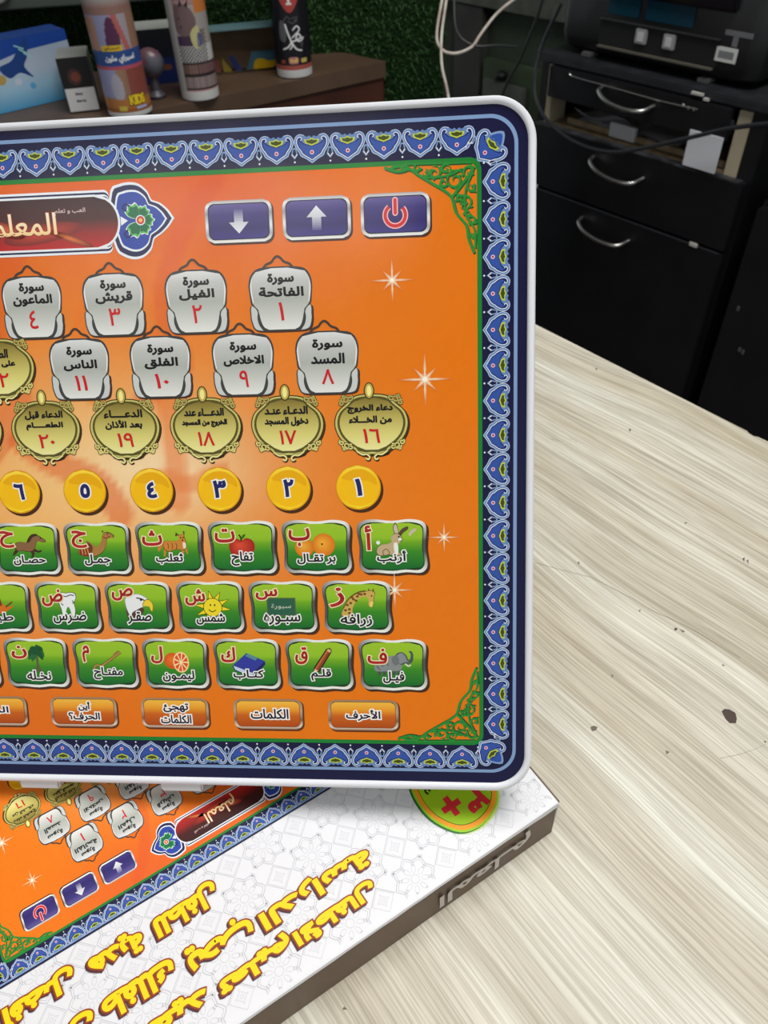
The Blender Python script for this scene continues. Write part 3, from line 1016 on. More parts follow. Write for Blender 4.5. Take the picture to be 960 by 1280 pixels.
def i_apple(s, q, k):
    P_ = [(172, 118), (192, 108), (215, 116), (226, 138), (220, 165), (200, 188), (172, 190), (145, 188), (126, 168), (120, 140), (130, 118), (152, 110)]
    e = smooth(q(*P_), 3)
    s.add([q((160, 135))[0]] + e, [(0, 1 + i, 1 + (i + 1) % len(e)) for i in range(len(e))], [S(226, 80, 50)] + [S(160, 30, 24)] * len(e), 0)
    s.stroke(q((172, 120), (170, 105), (163, 94)), .6, S(60, 50, 20), .02, sm=3)
    s.sm(q((172, 112), (178, 96), (190, 92), (184, 106)), S(50, 110, 30), .02, 3)


def i_fox(s, q, k):
    c, d = S(206, 134, 54), S(92, 56, 22)
    for lg in ([(757, 175), (752, 212), (760, 214), (768, 180)], [(778, 185), (775, 212), (782, 212), (788, 182)], [(838, 175), (842, 208), (848, 208), (856, 172)], [(852, 170), (866, 205), (870, 198), (864, 165)]): s.poly(q(*lg), c, 0)
    s.stroke(q((760, 170), (748, 160), (735, 172), (730, 190)), 1.3, c, .005, sm=4, taper=True)
    b = [(752, 150), (772, 138), (800, 140), (825, 138), (832, 124), (828, 108), (838, 112), (850, 106), (860, 98), (858, 118), (864, 140), (866, 168), (850, 184), (815, 180), (780, 190), (758, 180)]
    s.sm(q(*b), d, .01, 3)
    s.sm(q(*[(810 + (x - 810) * .95, 148 + (y - 148) * .94) for x, y in b]), c, .02, 3)
    s.sm(q((848, 148), (862, 150), (862, 172), (850, 176)), S(240, 226, 196), .03, 3)
    for tri in ([(818, 98), (814, 118), (832, 112)], [(852, 92), (860, 96), (856, 116)]): s.poly(q(*tri), d, .025)
    for x in (840, 852): s.poly(ell(*q((x, 124))[0], .28, n=8), S(20, 15, 10), .035)
    s.poly(ell(*q((848, 136))[0], .32, n=8), S(30, 20, 15), .035)
    for x0 in (775, 795, 815): s.stroke(q((x0, 150), (x0 + 4, 165), (x0, 178)), .25, d, .03, sm=3)


def i_camel(s, q, k):
    c, d, r = S(170, 124, 62), S(84, 54, 24), S(140, 44, 34)
    b = [(360, 205), (362, 175), (376, 160), (394, 158), (404, 140), (420, 148), (432, 158), (448, 168), (462, 160), (476, 140), (480, 118), (490, 102), (512, 98), (536, 112), (538, 122), (516, 126), (504, 134), (498, 160), (484, 188), (462, 206), (440, 216), (400, 214)]
    s.sm(q(*b), d, 0, 3)
    s.sm(q(*[(445 + (x - 445) * .965, 160 + (y - 160) * .94) for x, y in b]), c, .01, 3)
    s.sm(q((366, 204), (370, 172), (395, 162), (412, 180), (418, 208), (392, 214)), r, .02, 3)
    s.sm(q((402, 150), (418, 152), (430, 170), (424, 196), (410, 180)), S(110, 60, 30), .03, 3)
    for x in (376, 390, 404): s.stroke(q((x, 178), (x + 4, 206)), .35, S(210, 170, 80), .04)
    s.stroke(q((484, 120), (500, 128), (520, 118)), .35, r, .03, sm=3)
    s.poly(ell(*q((508, 108))[0], .28, n=8), S(20, 15, 10), .03)
    s.stroke(q((486, 100), (484, 92)), .6, d, .02)
    s.stroke(q((536, 120), (532, 126)), .3, d, .03)


def i_horse(s, q, k):
    c, d = S(136, 100, 64), S(66, 44, 26)
    for lg in ([(128, 180), (146, 200), (140, 216), (150, 218), (160, 200), (150, 178)], [(150, 185), (178, 196), (196, 188), (192, 182), (178, 186), (160, 174)], [(70, 175), (50, 205), (58, 208), (86, 182)]): s.sm(q(*lg), d, 0, 3)
    b = [(64, 168), (72, 148), (96, 142), (122, 146), (134, 132), (148, 120), (168, 112), (186, 112), (204, 124), (218, 134), (220, 144), (208, 146), (188, 140), (176, 146), (168, 166), (154, 186), (130, 192), (100, 186), (76, 188)]
    s.sm(q(*b), d, .01, 3)
    s.sm(q(*[(140 + (x - 140) * .96, 152 + (y - 152) * .93) for x, y in b]), c, .02, 3)
    s.sm(q((126, 146), (136, 124), (156, 106), (182, 106), (176, 114), (156, 122), (142, 142)), d, .03, 3)
    s.stroke(q((66, 160), (48, 152), (36, 166)), .9, d, .01, sm=4, taper=True)
    s.poly(ell(*q((196, 126))[0], .25, n=8), S(10, 10, 10), .035)


def i_giraffe(s, q, k):
    c, d = S(206, 172, 88), S(100, 66, 26)
    b = [(566, 420), (580, 380), (604, 346), (636, 324), (672, 316), (688, 312), (706, 322), (702, 342), (700, 366), (690, 384), (680, 376), (680, 352), (670, 338), (650, 342), (628, 360), (612, 390), (610, 422)]
    s.sm(q(*b), d, 0, 3)
    s.sm(q(*[(630 + (x - 630) * .97, 366 + (y - 366) * .96) for x, y in b]), c, .01, 3)
    for x, y in ((584, 396), (600, 392), (592, 374), (606, 366), (600, 408), (618, 350), (612, 342), (634, 338), (650, 330), (664, 328), (640, 328), (628, 356)):
        s.poly(ell(*q((x, y))[0], .62, .5, 7), S(120, 74, 30), .02)
    for x in (682, 700): s.stroke(q((x, 316), (x - 2, 306)), .4, d, .02)
    s.stroke(q((576, 388), (598, 348), (634, 322), (668, 314)), .35, d, .025, sm=4)
    s.poly(ell(*q((692, 336))[0], .3, n=8), S(20, 15, 10), .03)
    s.sm(q((684, 362), (698, 362), (692, 382), (684, 378)), S(240, 210, 110), .025, 3)


def i_board(s, q, k):
    s.poly(q((268, 346), (388, 346), (390, 424), (268, 424)), S(96, 112, 60), 0)
    s.poly(q((272, 350), (384, 350), (386, 420), (272, 420)), S(44, 96, 72), .01)
    x, y = q((328, 384))[0]
    s.text('سبورة', x, y, 7.6, 2.2, S(190, 200, 180), .02, .03)


def i_sun(s, q, k):
    y, d = S(242, 220, 40), S(70, 62, 12)
    cx, cy = 55, 385
    for k_ in range(9):
        a = math.radians(-100 + 36 * (k_ - 4))
        tip = (cx + 80 * math.cos(a), cy + 80 * math.sin(a) * .92)
        b1 = (cx + 40 * math.cos(a - .3), cy + 40 * math.sin(a - .3))
        b2 = (cx + 40 * math.cos(a + .3), cy + 40 * math.sin(a + .3))
        s.poly(q(tip, b1, b2), d, 0)
        s.poly(q((cx + (tip[0] - cx) * .93, cy + (tip[1] - cy) * .93), (cx + 38 * math.cos(a - .24), cy + 38 * math.sin(a - .24)), (cx + 38 * math.cos(a + .24), cy + 38 * math.sin(a + .24))), y, .01)
    s.poly(ell(*q((cx, cy))[0], 3.75, n=26), d, .02)
    s.poly(ell(*q((cx, cy))[0], 3.5, n=26), y, .03)
    for x in (46, 64): s.poly(ell(*q((x, 375))[0], .3, .5, 8), d, .04)
    s.stroke(q((38, 394), (52, 404), (68, 396)), .35, d, .04, sm=4)


def i_eagle(s, q, k):
    s.sm(q((584, 500), (580, 440), (610, 440), (650, 446), (668, 460), (652, 490), (640, 512), (600, 512)), S(88, 60, 40), 0, 3)
    hd = [(578, 404), (612, 386), (645, 382), (676, 396), (694, 414), (680, 434), (664, 446), (650, 452), (632, 462), (610, 474), (598, 492), (586, 470), (578, 440)]
    s.sm(q(*hd), S(150, 150, 150), .01, 3)
    s.sm(q(*[(630 + (x - 630) * .96, 430 + (y - 430) * .95) for x, y in hd]), S(236, 238, 238), .02, 3)
    bk = [(672, 414), (690, 408), (706, 420), (714, 442), (708, 472), (700, 462), (694, 446), (676, 444), (660, 440)]
    s.sm(q(*bk), S(160, 120, 20), .03, 3)
    s.sm(q(*[(690 + (x - 690) * .88, 434 + (y - 434) * .86) for x, y in bk]), S(240, 208, 60), .04, 3)
    s.stroke(q((634, 402), (656, 406), (672, 414)), .5, S(50, 45, 40), .03)
    s.poly(ell(*q((656, 412))[0], .5, .4, 10), S(30, 25, 20), .04)


def i_tooth(s, q, k):
    P_ = [(268, 392), (286, 374), (312, 378), (336, 374), (358, 380), (362, 402), (350, 428), (354, 462), (346, 500), (334, 492), (326, 458), (316, 448), (306, 466), (298, 502), (286, 498), (282, 462), (272, 430)]
    s.sm(q(*P_), S(50, 56, 50), 0, 3)
    s.sm(q(*[(316 + (x - 316) * .93, 430 + (y - 430) * .95) for x, y in P_]), S(238, 240, 240), .01, 3)
    for l in ([(288, 388), (310, 396), (334, 388), (352, 392)], [(340, 430), (348, 424), (340, 416)], [(284, 430), (294, 440)]): s.stroke(q(*l), .4, S(80, 88, 84), .02, sm=3)


def i_bird(s, q, k):
    s.sm(q((-60, 470), (-20, 440), (14, 430), (36, 448), (72, 440), (50, 458), (20, 476), (-20, 484)), S(214, 110, 30), 0, 3)
    s.sm(q((-10, 440), (-14, 410), (2, 395), (10, 420), (12, 440)), S(120, 60, 20), .01, 3)
    s.stroke(q((30, 448), (52, 432), (66, 422)), .6, S(120, 60, 24), .01, sm=3)


def i_palm(s, q, k):
    s.sm(q((172, 668), (186, 668), (186, 720), (198, 752), (160, 752), (174, 720)), S(92, 96, 60), 0, 3)
    g, g2 = S(24, 84, 44), S(34, 106, 54)
    for n_, (a, L) in enumerate(((200, 44), (170, 40), (140, 36), (100, 30), (65, 36), (35, 40), (5, 38), (-25, 34), (225, 34))):
        a = math.radians(a)
        tip = (178 + L * math.cos(a), 660 - L * .8 * math.sin(a) + 22)
        m = (178 + L * .6 * math.cos(a), 655 - L * .9 * math.sin(a))
        s.stroke(q((178, 662), m, tip), 1.9, g if n_ % 2 else g2, .01 + .004 * n_, sm=4, taper=True)
    s.poly(ell(*q((176, 648))[0], 2.6, 1.7, 16), g, .05)


def i_key(s, q, k):
    c, d = S(176, 140, 66), S(84, 62, 24)
    for w, cc, z in ((1.1, d, 0), (.7, c, .01)):
        s.stroke(q((455, 730), (566, 652)), w, cc, z)
        for x0, y0 in ((538, 672), (548, 664), (557, 658)): s.stroke(q((x0, y0), (x0 - 8, y0 - 12)), w * .8, cc, z + .003)
        e = ell(*q((446, 736))[0], 1.5, n=16)
        s.stroke(e, w, cc, z, True)


def i_citrus(s, q, k):
    fruit(s, q, 792, 690, 3.3, S(240, 120, 40), S(214, 84, 20))
    cx, cy = q((834, 697))[0]
    s.poly(ell(cx, cy, 3.2, 4.3, 28), S(250, 200, 120), .02)
    s.poly(ell(cx, cy, 2.95, 4.0, 28), S(252, 226, 170), .03)
    for n_ in range(9):
        a0, a1 = math.tau * n_ / 9 + .09, math.tau * (n_ + 1) / 9 - .09
        am = (a0 + a1) / 2
        s.poly([(cx + .5 * math.cos(am), cy + .6 * math.sin(am))] + [(cx + 2.7 * math.cos(a0 + (a1 - a0) * t / 4), cy + 3.7 * math.sin(a0 + (a1 - a0) * t / 4)) for t in range(5)], S(226, 84, 28), .04)


def i_book(s, q, k):
    s.poly(q((132, 624), (140, 644), (216, 678), (214, 656)), S(200, 214, 236), 0)
    s.poly(q((214, 656), (216, 678), (270, 618), (268, 604)), S(30, 34, 100), 0)
    s.poly(q((132, 624), (192, 570), (268, 604), (214, 656)), S(52, 60, 156), .01)
    s.poly(q((186, 582), (198, 572), (240, 590), (228, 602)), S(86, 140, 150), .02)
    s.stroke(q((132, 624), (140, 644), (216, 678)), .4, S(30, 34, 100), .02)


def i_pencil(s, q, k):
    s.poly(q((446, 662), (456, 630), (508, 552), (522, 546), (532, 556), (528, 570), (478, 650)), S(40, 24, 14), 0)
    s.poly(q((460, 634), (510, 558), (524, 568), (474, 646)), S(190, 104, 56), .01)
    s.poly(q((466, 640), (516, 563), (524, 568), (474, 646)), S(140, 66, 34), .02)
    s.poly(q((450, 656), (459, 636), (473, 646)), S(226, 190, 140), .02)
    s.poly(q((510, 558), (518, 550), (529, 558), (524, 568)), S(216, 180, 120), .02)


def i_elephant(s, q, k):
    c, d = S(136, 142, 142), S(76, 82, 82)
    for x in (712, 732, 772, 792): s.poly(q((x, 625), (x + 14, 625), (x + 13, 662), (x + 1, 662)), d, 0)
    s.sm(q((700, 640), (702, 610), (722, 590), (752, 582), (790, 578), (812, 590), (812, 626), (800, 642), (760, 644), (720, 646)), c, .01, 3)
    s.sm(q((784, 590), (790, 570), (812, 562), (830, 576), (838, 596), (846, 590), (848, 570), (840, 560), (850, 558), (858, 572), (856, 600), (842, 612), (826, 610), (806, 616)), d, .02, 3)
    s.sm(q((786, 590), (794, 574), (812, 566), (826, 580), (834, 600), (844, 604), (822, 606), (804, 612)), c, .03, 3)
    s.sm(q((772, 586), (788, 576), (800, 590), (798, 614), (782, 618), (772, 604)), S(112, 118, 118), .04, 3)
    s.stroke(q((824, 612), (838, 622), (848, 616)), .5, S(230, 228, 210), .04, sm=3)
    for l in ([(720, 600), (735, 625)], [(745, 592), (756, 622)], [(708, 622), (722, 640)]): s.stroke(q(*l), .3, d, .03)


ru = lambda i: -37.1 - 28.3 * i
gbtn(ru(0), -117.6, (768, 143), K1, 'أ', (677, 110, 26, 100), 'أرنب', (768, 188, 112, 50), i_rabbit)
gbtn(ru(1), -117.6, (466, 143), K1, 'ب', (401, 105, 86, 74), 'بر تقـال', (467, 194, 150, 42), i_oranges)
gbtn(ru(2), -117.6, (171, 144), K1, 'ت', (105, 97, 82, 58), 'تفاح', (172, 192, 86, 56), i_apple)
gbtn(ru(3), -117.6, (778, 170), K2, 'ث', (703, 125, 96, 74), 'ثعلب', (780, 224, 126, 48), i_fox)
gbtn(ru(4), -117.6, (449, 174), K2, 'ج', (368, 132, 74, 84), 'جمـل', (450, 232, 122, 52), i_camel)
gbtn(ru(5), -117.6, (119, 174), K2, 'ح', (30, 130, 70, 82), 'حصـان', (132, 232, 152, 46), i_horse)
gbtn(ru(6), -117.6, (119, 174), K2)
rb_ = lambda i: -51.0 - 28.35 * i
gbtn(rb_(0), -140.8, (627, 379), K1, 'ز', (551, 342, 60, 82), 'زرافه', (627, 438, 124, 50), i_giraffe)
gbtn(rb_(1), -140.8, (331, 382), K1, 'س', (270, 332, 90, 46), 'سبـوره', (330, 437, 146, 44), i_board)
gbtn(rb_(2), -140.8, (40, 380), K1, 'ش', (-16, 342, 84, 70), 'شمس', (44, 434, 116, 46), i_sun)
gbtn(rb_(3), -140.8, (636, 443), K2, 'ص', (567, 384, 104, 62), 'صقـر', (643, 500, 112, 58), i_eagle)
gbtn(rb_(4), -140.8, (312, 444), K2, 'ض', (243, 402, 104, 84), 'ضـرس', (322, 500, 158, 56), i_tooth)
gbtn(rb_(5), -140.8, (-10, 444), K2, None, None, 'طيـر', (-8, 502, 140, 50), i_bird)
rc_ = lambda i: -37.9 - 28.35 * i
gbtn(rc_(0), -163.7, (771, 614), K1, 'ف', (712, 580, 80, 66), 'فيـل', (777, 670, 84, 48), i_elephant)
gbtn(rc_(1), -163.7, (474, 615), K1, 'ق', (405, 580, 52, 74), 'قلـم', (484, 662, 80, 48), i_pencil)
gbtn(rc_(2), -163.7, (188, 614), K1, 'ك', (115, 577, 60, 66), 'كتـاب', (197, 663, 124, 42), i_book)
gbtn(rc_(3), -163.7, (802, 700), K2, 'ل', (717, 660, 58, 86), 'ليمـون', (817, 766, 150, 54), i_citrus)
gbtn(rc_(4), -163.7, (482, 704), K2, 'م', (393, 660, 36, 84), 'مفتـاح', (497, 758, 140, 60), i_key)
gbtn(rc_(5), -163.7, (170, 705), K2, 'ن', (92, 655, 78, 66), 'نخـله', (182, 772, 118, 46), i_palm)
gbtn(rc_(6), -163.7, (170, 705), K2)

# ================================================================== THE CARTON
BX = Vector((0.85806491, 0.51354125, 0))
CX = Vector((-0.51354125, 0.85806491, 0))
KX, KY, KZ = 0.06464327, 0.13947621, 0.0177
DESK_Z = -0.0063
MB_ = Matrix(((-BX.x, -CX.x, 0, KX), (-BX.y, -CX.y, 0, KY), (0, 0, 1, KZ), (0, 0, 0, 1)))
carton = empty('product_carton', MB_, 'white patterned cardboard carton with yellow Arabic slogan and brown side, lying flat on the desk', 'box')
LX, LY, TH = .385, .262, KZ - DESK_Z - .0003
M_BROWN = mat('brown_carton_side', S(112, 92, 76), 0.45, 0, 0.4, noise=(30, .2, S(98, 80, 66)))
M_CARD = mat('white_card', S(226, 226, 230), 0.5)
M_KRAFT = mat('kraft_edge', S(120, 104, 88), 0.7)
bm = bmesh.new()
N_ = 24
top, bot = [], []
path = [(0.0006, 0)] + [(LX * k / N_, 0) for k in range(1, N_)] + [(LX, 0), (LX, -LY), (0, -LY)]
for i, (x, y) in enumerate(path):
    top.append(bm.verts.new((x, y, 0)))
    bot.append(bm.verts.new((x, y + (.0012 if y == 0 else 0), -TH)))
n = len(path)
bm.faces.new(top)
bm.faces.new(bot[::-1])
for i in range(n): bm.faces.new((top[i], top[(i + 1) % n], bot[(i + 1) % n], bot[i]))
bm_obj('body', bm, M_BROWN, carton)
# top sheet wraps a little over the edge
bm = bmesh.new()
Rw = []
for j, (dy, dz) in enumerate(((-LY, .0004), (-.0030, .0004), (-.0006, .00035), (.00025, .0000), (.0006, -.0010))):
    Rw.append([bm.verts.new((LX * k / 60, dy, dz - (0 if j < 4 else abs(.0006 * math.sin(k * 1.7) * math.sin(k * .6 + j)) + .0016 * max(0, 1 - k / 6)))) for k in range(61)])
for a, b in zip(Rw, Rw[1:]):
    for k in range(60): bm.faces.new((a[k], a[k + 1], b[k + 1], b[k]))
bm_obj('top_sheet', bm, M_CARD, carton, True)
boxo('end_flap', (-.0016, -.0004, -.020, -.0002, -TH + .001, -.0010), M_KRAFT, carton, .0004)
boxo('end_flap_liner', (-.0004, .0002, -LY * .97, .0006, -TH + .002, -.0004), M_CARD, carton, .0002)

ZT = .45
# pale geometric pattern
s = Sheet()
g1, g2 = S(196, 198, 204), S(206, 208, 214)


def inside(pts): return all(1.2 < x < 384 and -261 < y < -1.2 for x, y in pts)


def pst(pts, w, c, z=0, closed=True):
    if inside(pts): s.stroke(pts, w, c, z, closed)
    else:
        for a, b in zip(pts, pts[1:] + (pts[:1] if closed else [])):
            if inside([a, b]): s.stroke([a, b], w, c, z)


done = set()
for m in range(-3, 25):
    for n_ in range(0, 20):
        a, c_ = 49.8 + 14.05 * m, 6.3 + 14.05 * n_
        if a > 216 and c_ > 60: continue
        x, y = a, -c_
        if (m + n_) % 2 == 0:
            for r_, w in ((5.2, .32), (4.5, .2)): pst([(x + r_, y), (x, y + r_), (x - r_, y), (x, y - r_)], w, g1)
            pts = []
            for k in range(16):
                an = math.tau * k / 16
                rr_ = 2.6 if k % 4 == 0 else (1.6 if k % 2 == 0 else 1.2)
                pts.append((x + rr_ * math.cos(an), y + rr_ * math.sin(an)))
            pst(smooth(pts, 2), .2, g2)
            pst(ell(x, y, .6, n=8), .2, g2)
        else:
            for R0, w in ((8.4, .32), (7.4, .2)):
                pts = []
                for k in range(32):
                    an = math.tau * k / 32
                    t = abs(((k % 4) - 2)) / 2
                    pts.append((x + R0 * (1 - .2 * (1 - t)) * math.cos(an + .0), y + R0 * (1 - .2 * (1 - t)) * math.sin(an)))
                pst(pts, w, g1)
            for k in range(8):
                an = math.tau * k / 8 + .39
                pst(ell(x + 3.8 * math.cos(an), y + 3.8 * math.sin(an), 1.5, .8, 10, an), .2, g2)
                pst(ell(x + 5.6 * math.cos(an), y + 5.6 * math.sin(an), .8, .45, 8, an), .2, g2)
            pst(ell(x, y, 1.6, n=12), .25, g2)
            for k in range(4):
                an = math.tau * k / 4 + math.pi / 4
                bx_, by_ = x + 9.9 * math.cos(an), y + 9.9 * math.sin(an)
                if (round(bx_, 1), round(by_, 1)) in done: continue
                done.add((round(bx_, 1), round(by_, 1)))
                for d in (-.5, 0, .5):
                    for sg in (0, math.pi):
                        cx_, cy_ = bx_ + 1.5 * math.cos(an + sg + d), by_ + 1.5 * math.sin(an + sg + d)
                        if inside([(cx_, cy_)]): s.poly(ell(cx_, cy_, .8, .28, 6, an + sg + d), g2)
s.build('tile_pattern', M_CARTON, carton, (0, 0, ZT / 1000))

# printed picture of the tablet (one flat print)
big = Sheet()


def tomap(u, v): return (.5307 * u - .0212 * v + 202.4, -(-.0051 * u - .6065 * v + 69.87))


for (p, u, v, z, rz) in PIECES[1:]:
    ca, sa = math.cos(rz), math.sin(rz)
    V_ = []
    for x, y, zz in p.v:
        X, Y = tomap(u + ca * x - sa * y, v + sa * x + ca * y)
        V_.append((X, Y, (z + zz + .86) * .45))
    big.add(V_, p.f, p.c, .08)
b2 = Sheet()
b2.poly([tomap(x, y) for x, y in rr(UL + 2, UR - 2, VB + 4, VT - 5.2, 9, 8)], NAVY, .02)
b2.ring([tomap(x, y) for x, y in rr(UL + 3.4, UR - 3.4, VB + 5.2, VT - 6.4, 8, 8)], [tomap(x, y) for x, y in rr(UL + 4.6, UR - 4.6, VB + 6.4, VT - 7.4, 7, 8)], LBL, .05)
big.add(b2.v, b2.f, b2.c, 0)
# the border is a green-edged band on the print
big.build('printed_picture', M_CARTON, carton, (0, 0, (ZT + .12) / 1000))

# slogan
YG, OUTL, SHD = S(250, 214, 10), S(150, 66, 20), S(84, 40, 44)


def slogan(t, a, c_, w, h):
    s = Sheet()
    h *= .88
    s.text(t, a + .75, -c_ + .35, w + 1.1, h + 1.1, SHD, 0, 1.05)
    s.text(t, a, -c_, w + 1.1, h + 1.1, OUTL, .04, 1.05)
    s.text(t, a, -c_, w, h, YG, .08, .5)
    s.build('slogan_word', M_CARTON, carton, (0, 0, (ZT + .3) / 1000))


slogan('للطفل', 139.5, 43.0, 24, 10.5)
slogan('هدية', 165.5, 42.5, 19, 10)
slogan('أفضل', 192, 43.0, 24, 11)
slogan('الدراسة', 96, 24.0, 45, 9.5)
slogan('يحب', 133.5, 26.2, 24, 9.5)
slogan('طفلك', 162.5, 27, 25, 9)
slogan('اجعل', 190, 27, 24, 9)
slogan('الأطفال', 94.5, 12.0, 33, 8.5)
slogan('تعليم', 126, 13.0, 27, 8.5)
slogan('مفيد', 156, 13.5, 25, 8.5)

# age badge
s = Sheet()
K3 = 1.0
egg = [(32.1, 8.6), (39.9, 11.1), (45.5, 19.2), (47.2, 27.9), (45.8, 36.9), (41, 44), (33, 47.5), (24, 45), (18, 38), (15.4, 29), (15.6, 21), (18.2, 14.6), (24.2, 10.2)]
E_ = smooth([(a, -c_) for a, c_ in egg], 4)
cx_, cy_ = 31.5, -27


def sc_e(f, dx=0, dy=0): return [(cx_ + (x - cx_) * f + dx, cy_ + (y - cy_) * f + dy) for x, y in E_]


for f_, c, z, dx in ((1.03, S(200, 226, 120), 0, 0), (1.0, S(40, 110, 40), .02, .7), (.985, S(150, 205, 30), .04, 0), (.945, S(244, 160, 30), .06, -.2), (.84, S(60, 90, 20), .08, -.2), (.825, S(164, 206, 24), .1, -.2)):
    s.poly(sc_e(f_, dx), c, z)
s.text('+', 36.4, -21.6, 8.2, 8.6, S(214, 40, 50), .14, .7)
s.text('٣', 26.8, -19.4, 9.4, 10.5, S(214, 40, 50), .14, .6)
s.text('سنوات', 33, -31.5, 18, 6, S(30, 60, 20), .14, .15)
s.build('age_badge', M_CARTON, carton, (0, 0, (ZT + .1) / 1000))
# white lettering on the brown side
s = Sheet()
s.text('المعلـم', 36, 0, 44, 16.5, S(214, 208, 202), 0, .4)
me = s.mesh('side_lettering', M_CARTON)
# side face: x along the edge, lettering upside down as the carton lies
o = link('side_lettering', me, carton)
o.matrix_local = Matrix(((1, 0, 0, 0.0), (0, 0, 1, .0014), (0, -1, 0, -TH / 2), (0, 0, 0, 1)))

CR1 = [(0.08299, 0.28969), (0.09615, 0.28363), (0.11239, 0.27694), (0.13024, 0.26132), (0.13741, 0.25335), (0.15046, 0.24376), (0.16003, 0.23514), (0.17314, 0.22081)]
CR2 = [(0.14529, 0.16828), (0.15475, 0.16984), (0.1628, 0.17225), (0.1683, 0.1744)]
CR3 = [(0.11199, 0.39981), (0.11765, 0.39607), (0.12475, 0.39991), (0.12894, 0.39456)]
CHIPS = [([(0.1541, 0.19185), (0.15601, 0.19305), (0.15807, 0.19253), (0.16006, 0.19075), (0.15975, 0.18781), (0.15851, 0.18536), (0.1556, 0.18548), (0.15449, 0.18761)], 'd'), ([(0.09153, 0.18604), (0.09318, 0.1868), (0.09482, 0.18591), (0.09372, 0.1843), (0.09181, 0.18397)], 'g'), ([(0.14669, 0.24083), (0.14831, 0.24076), (0.14745, 0.23926), (0.14624, 0.23932)], 'd'), ([(0.14897, 0.24022), (0.15134, 0.23857), (0.15022, 0.23761)], 'g'), ([(0.19835, 0.28697), (0.19988, 0.2875), (0.19836, 0.28455)], 'd'), ([(0.2001, 0.28567), (0.20141, 0.28561), (0.19989, 0.28267)], 'g'), ([(0.10789, 0.21426), (0.10883, 0.21329), (0.10783, 0.21241)], 'g'), ([(0.12248, 0.17308), (0.12403, 0.17224), (0.12227, 0.17113)], 'g'), ([(-0.02089, 0.07806), (-0.01973, 0.07703), (-0.02146, 0.07709)], 'g'), ([(0.16783, 0.17601), (0.16875, 0.17558), (0.16774, 0.17482)], 'd'), ([(0.16344, 0.21791), (0.16428, 0.21693), (0.16296, 0.21652)], 'g'), ([(0.13146, 0.2531), (0.13285, 0.25357), (0.13201, 0.252)], 'g'), ([(0.16583, 0.40699), (0.16719, 0.40604), (0.16547, 0.40352)], 'd'), ([(0.1755, 0.31683), (0.17688, 0.31676), (0.17556, 0.31549)], 'd'), ([(0.10703, 0.2891), (0.10823, 0.28843), (0.10697, 0.28668)], 'g'), ([(0.15991, 0.48093), (0.16142, 0.47976), (0.15978, 0.47774)], 'g')]
CRACKS = [CR1, CR2, CR3]

# ================================================================== THE DESK
E0 = Vector((0.127, 0.546, 0))
E1 = Vector((0.252, 0.388, 0))
DX = (E1 - E0).normalized()                 # along the far edge and the grain
DY = Vector((-DX.y, DX.x, 0))               # away from the camera side
MD = Matrix(((DX.x, DY.x, 0, E0.x), (DX.y, DY.y, 0, E0.y), (0, 0, 1, DESK_Z), (0, 0, 0, 1)))
desk = empty('desk', MD, 'pale wood-grain laminate desk top under the carton', 'desk')
M_WOOD = bpy.data.materials.new('wood_laminate')
M_WOOD.use_nodes = True
nt = M_WOOD.node_tree
bs = nt.nodes['Principled BSDF']
bs.inputs['Roughness'].default_value = .42
bs.inputs['Specular IOR Level'].default_value = .4
tc = nt.nodes.new('ShaderNodeTexCoord')


def nd(t, **kw):
    x = nt.nodes.new(t)
    for k, v in kw.items(): setattr(x, k, v)
    return x


def noise(scale3, sc_, det, dist=0, off=(0, 0, 0), rough=.6):
    mp = nd('ShaderNodeMapping')
    mp.inputs['Scale'].default_value = scale3
    mp.inputs['Location'].default_value = off
    nt.links.new(wv.outputs[0], mp.inputs[0])
    n = nd('ShaderNodeTexNoise')
    n.inputs['Scale'].default_value = sc_
    n.inputs['Detail'].default_value = det
    n.inputs['Distortion'].default_value = dist
    n.inputs['Roughness'].default_value = rough
    nt.links.new(mp.outputs[0], n.inputs['Vector'])
    return n.outputs['Fac']


# gently wavy grain: bend the coordinates with a broad noise
wn = nd('ShaderNodeTexNoise')
wn.inputs['Scale'].default_value = 3.2
wn.inputs['Detail'].default_value = 1.5
nt.links.new(tc.outputs['Object'], wn.inputs['Vector'])
wm = nd('ShaderNodeVectorMath', operation='MULTIPLY_ADD')
wm.inputs[1].default_value = (0, .055, 0)
nt.links.new(wn.outputs['Color'], wm.inputs[0])
nt.links.new(tc.outputs['Object'], wm.inputs[2])
wv = wm


def ramp(fac, a, b, ca, cb):
    r = nd('ShaderNodeValToRGB')
    r.color_ramp.elements[0].position = a
    r.color_ramp.elements[1].position = b
    r.color_ramp.elements[0].color = (*ca, 1)
    r.color_ramp.elements[1].color = (*cb, 1)
    nt.links.new(fac, r.inputs[0])
    return r.outputs[0]


def mixn(a, b, fac=1.0, mode='MULTIPLY'):
    m = nd('ShaderNodeMix', data_type='RGBA', blend_type=mode)
    if isinstance(fac, float): m.inputs[0].default_value = fac
    else: nt.links.new(fac, m.inputs[0])
    nt.links.new(a, m.inputs[6])
    nt.links.new(b, m.inputs[7])
    return m.outputs[2]


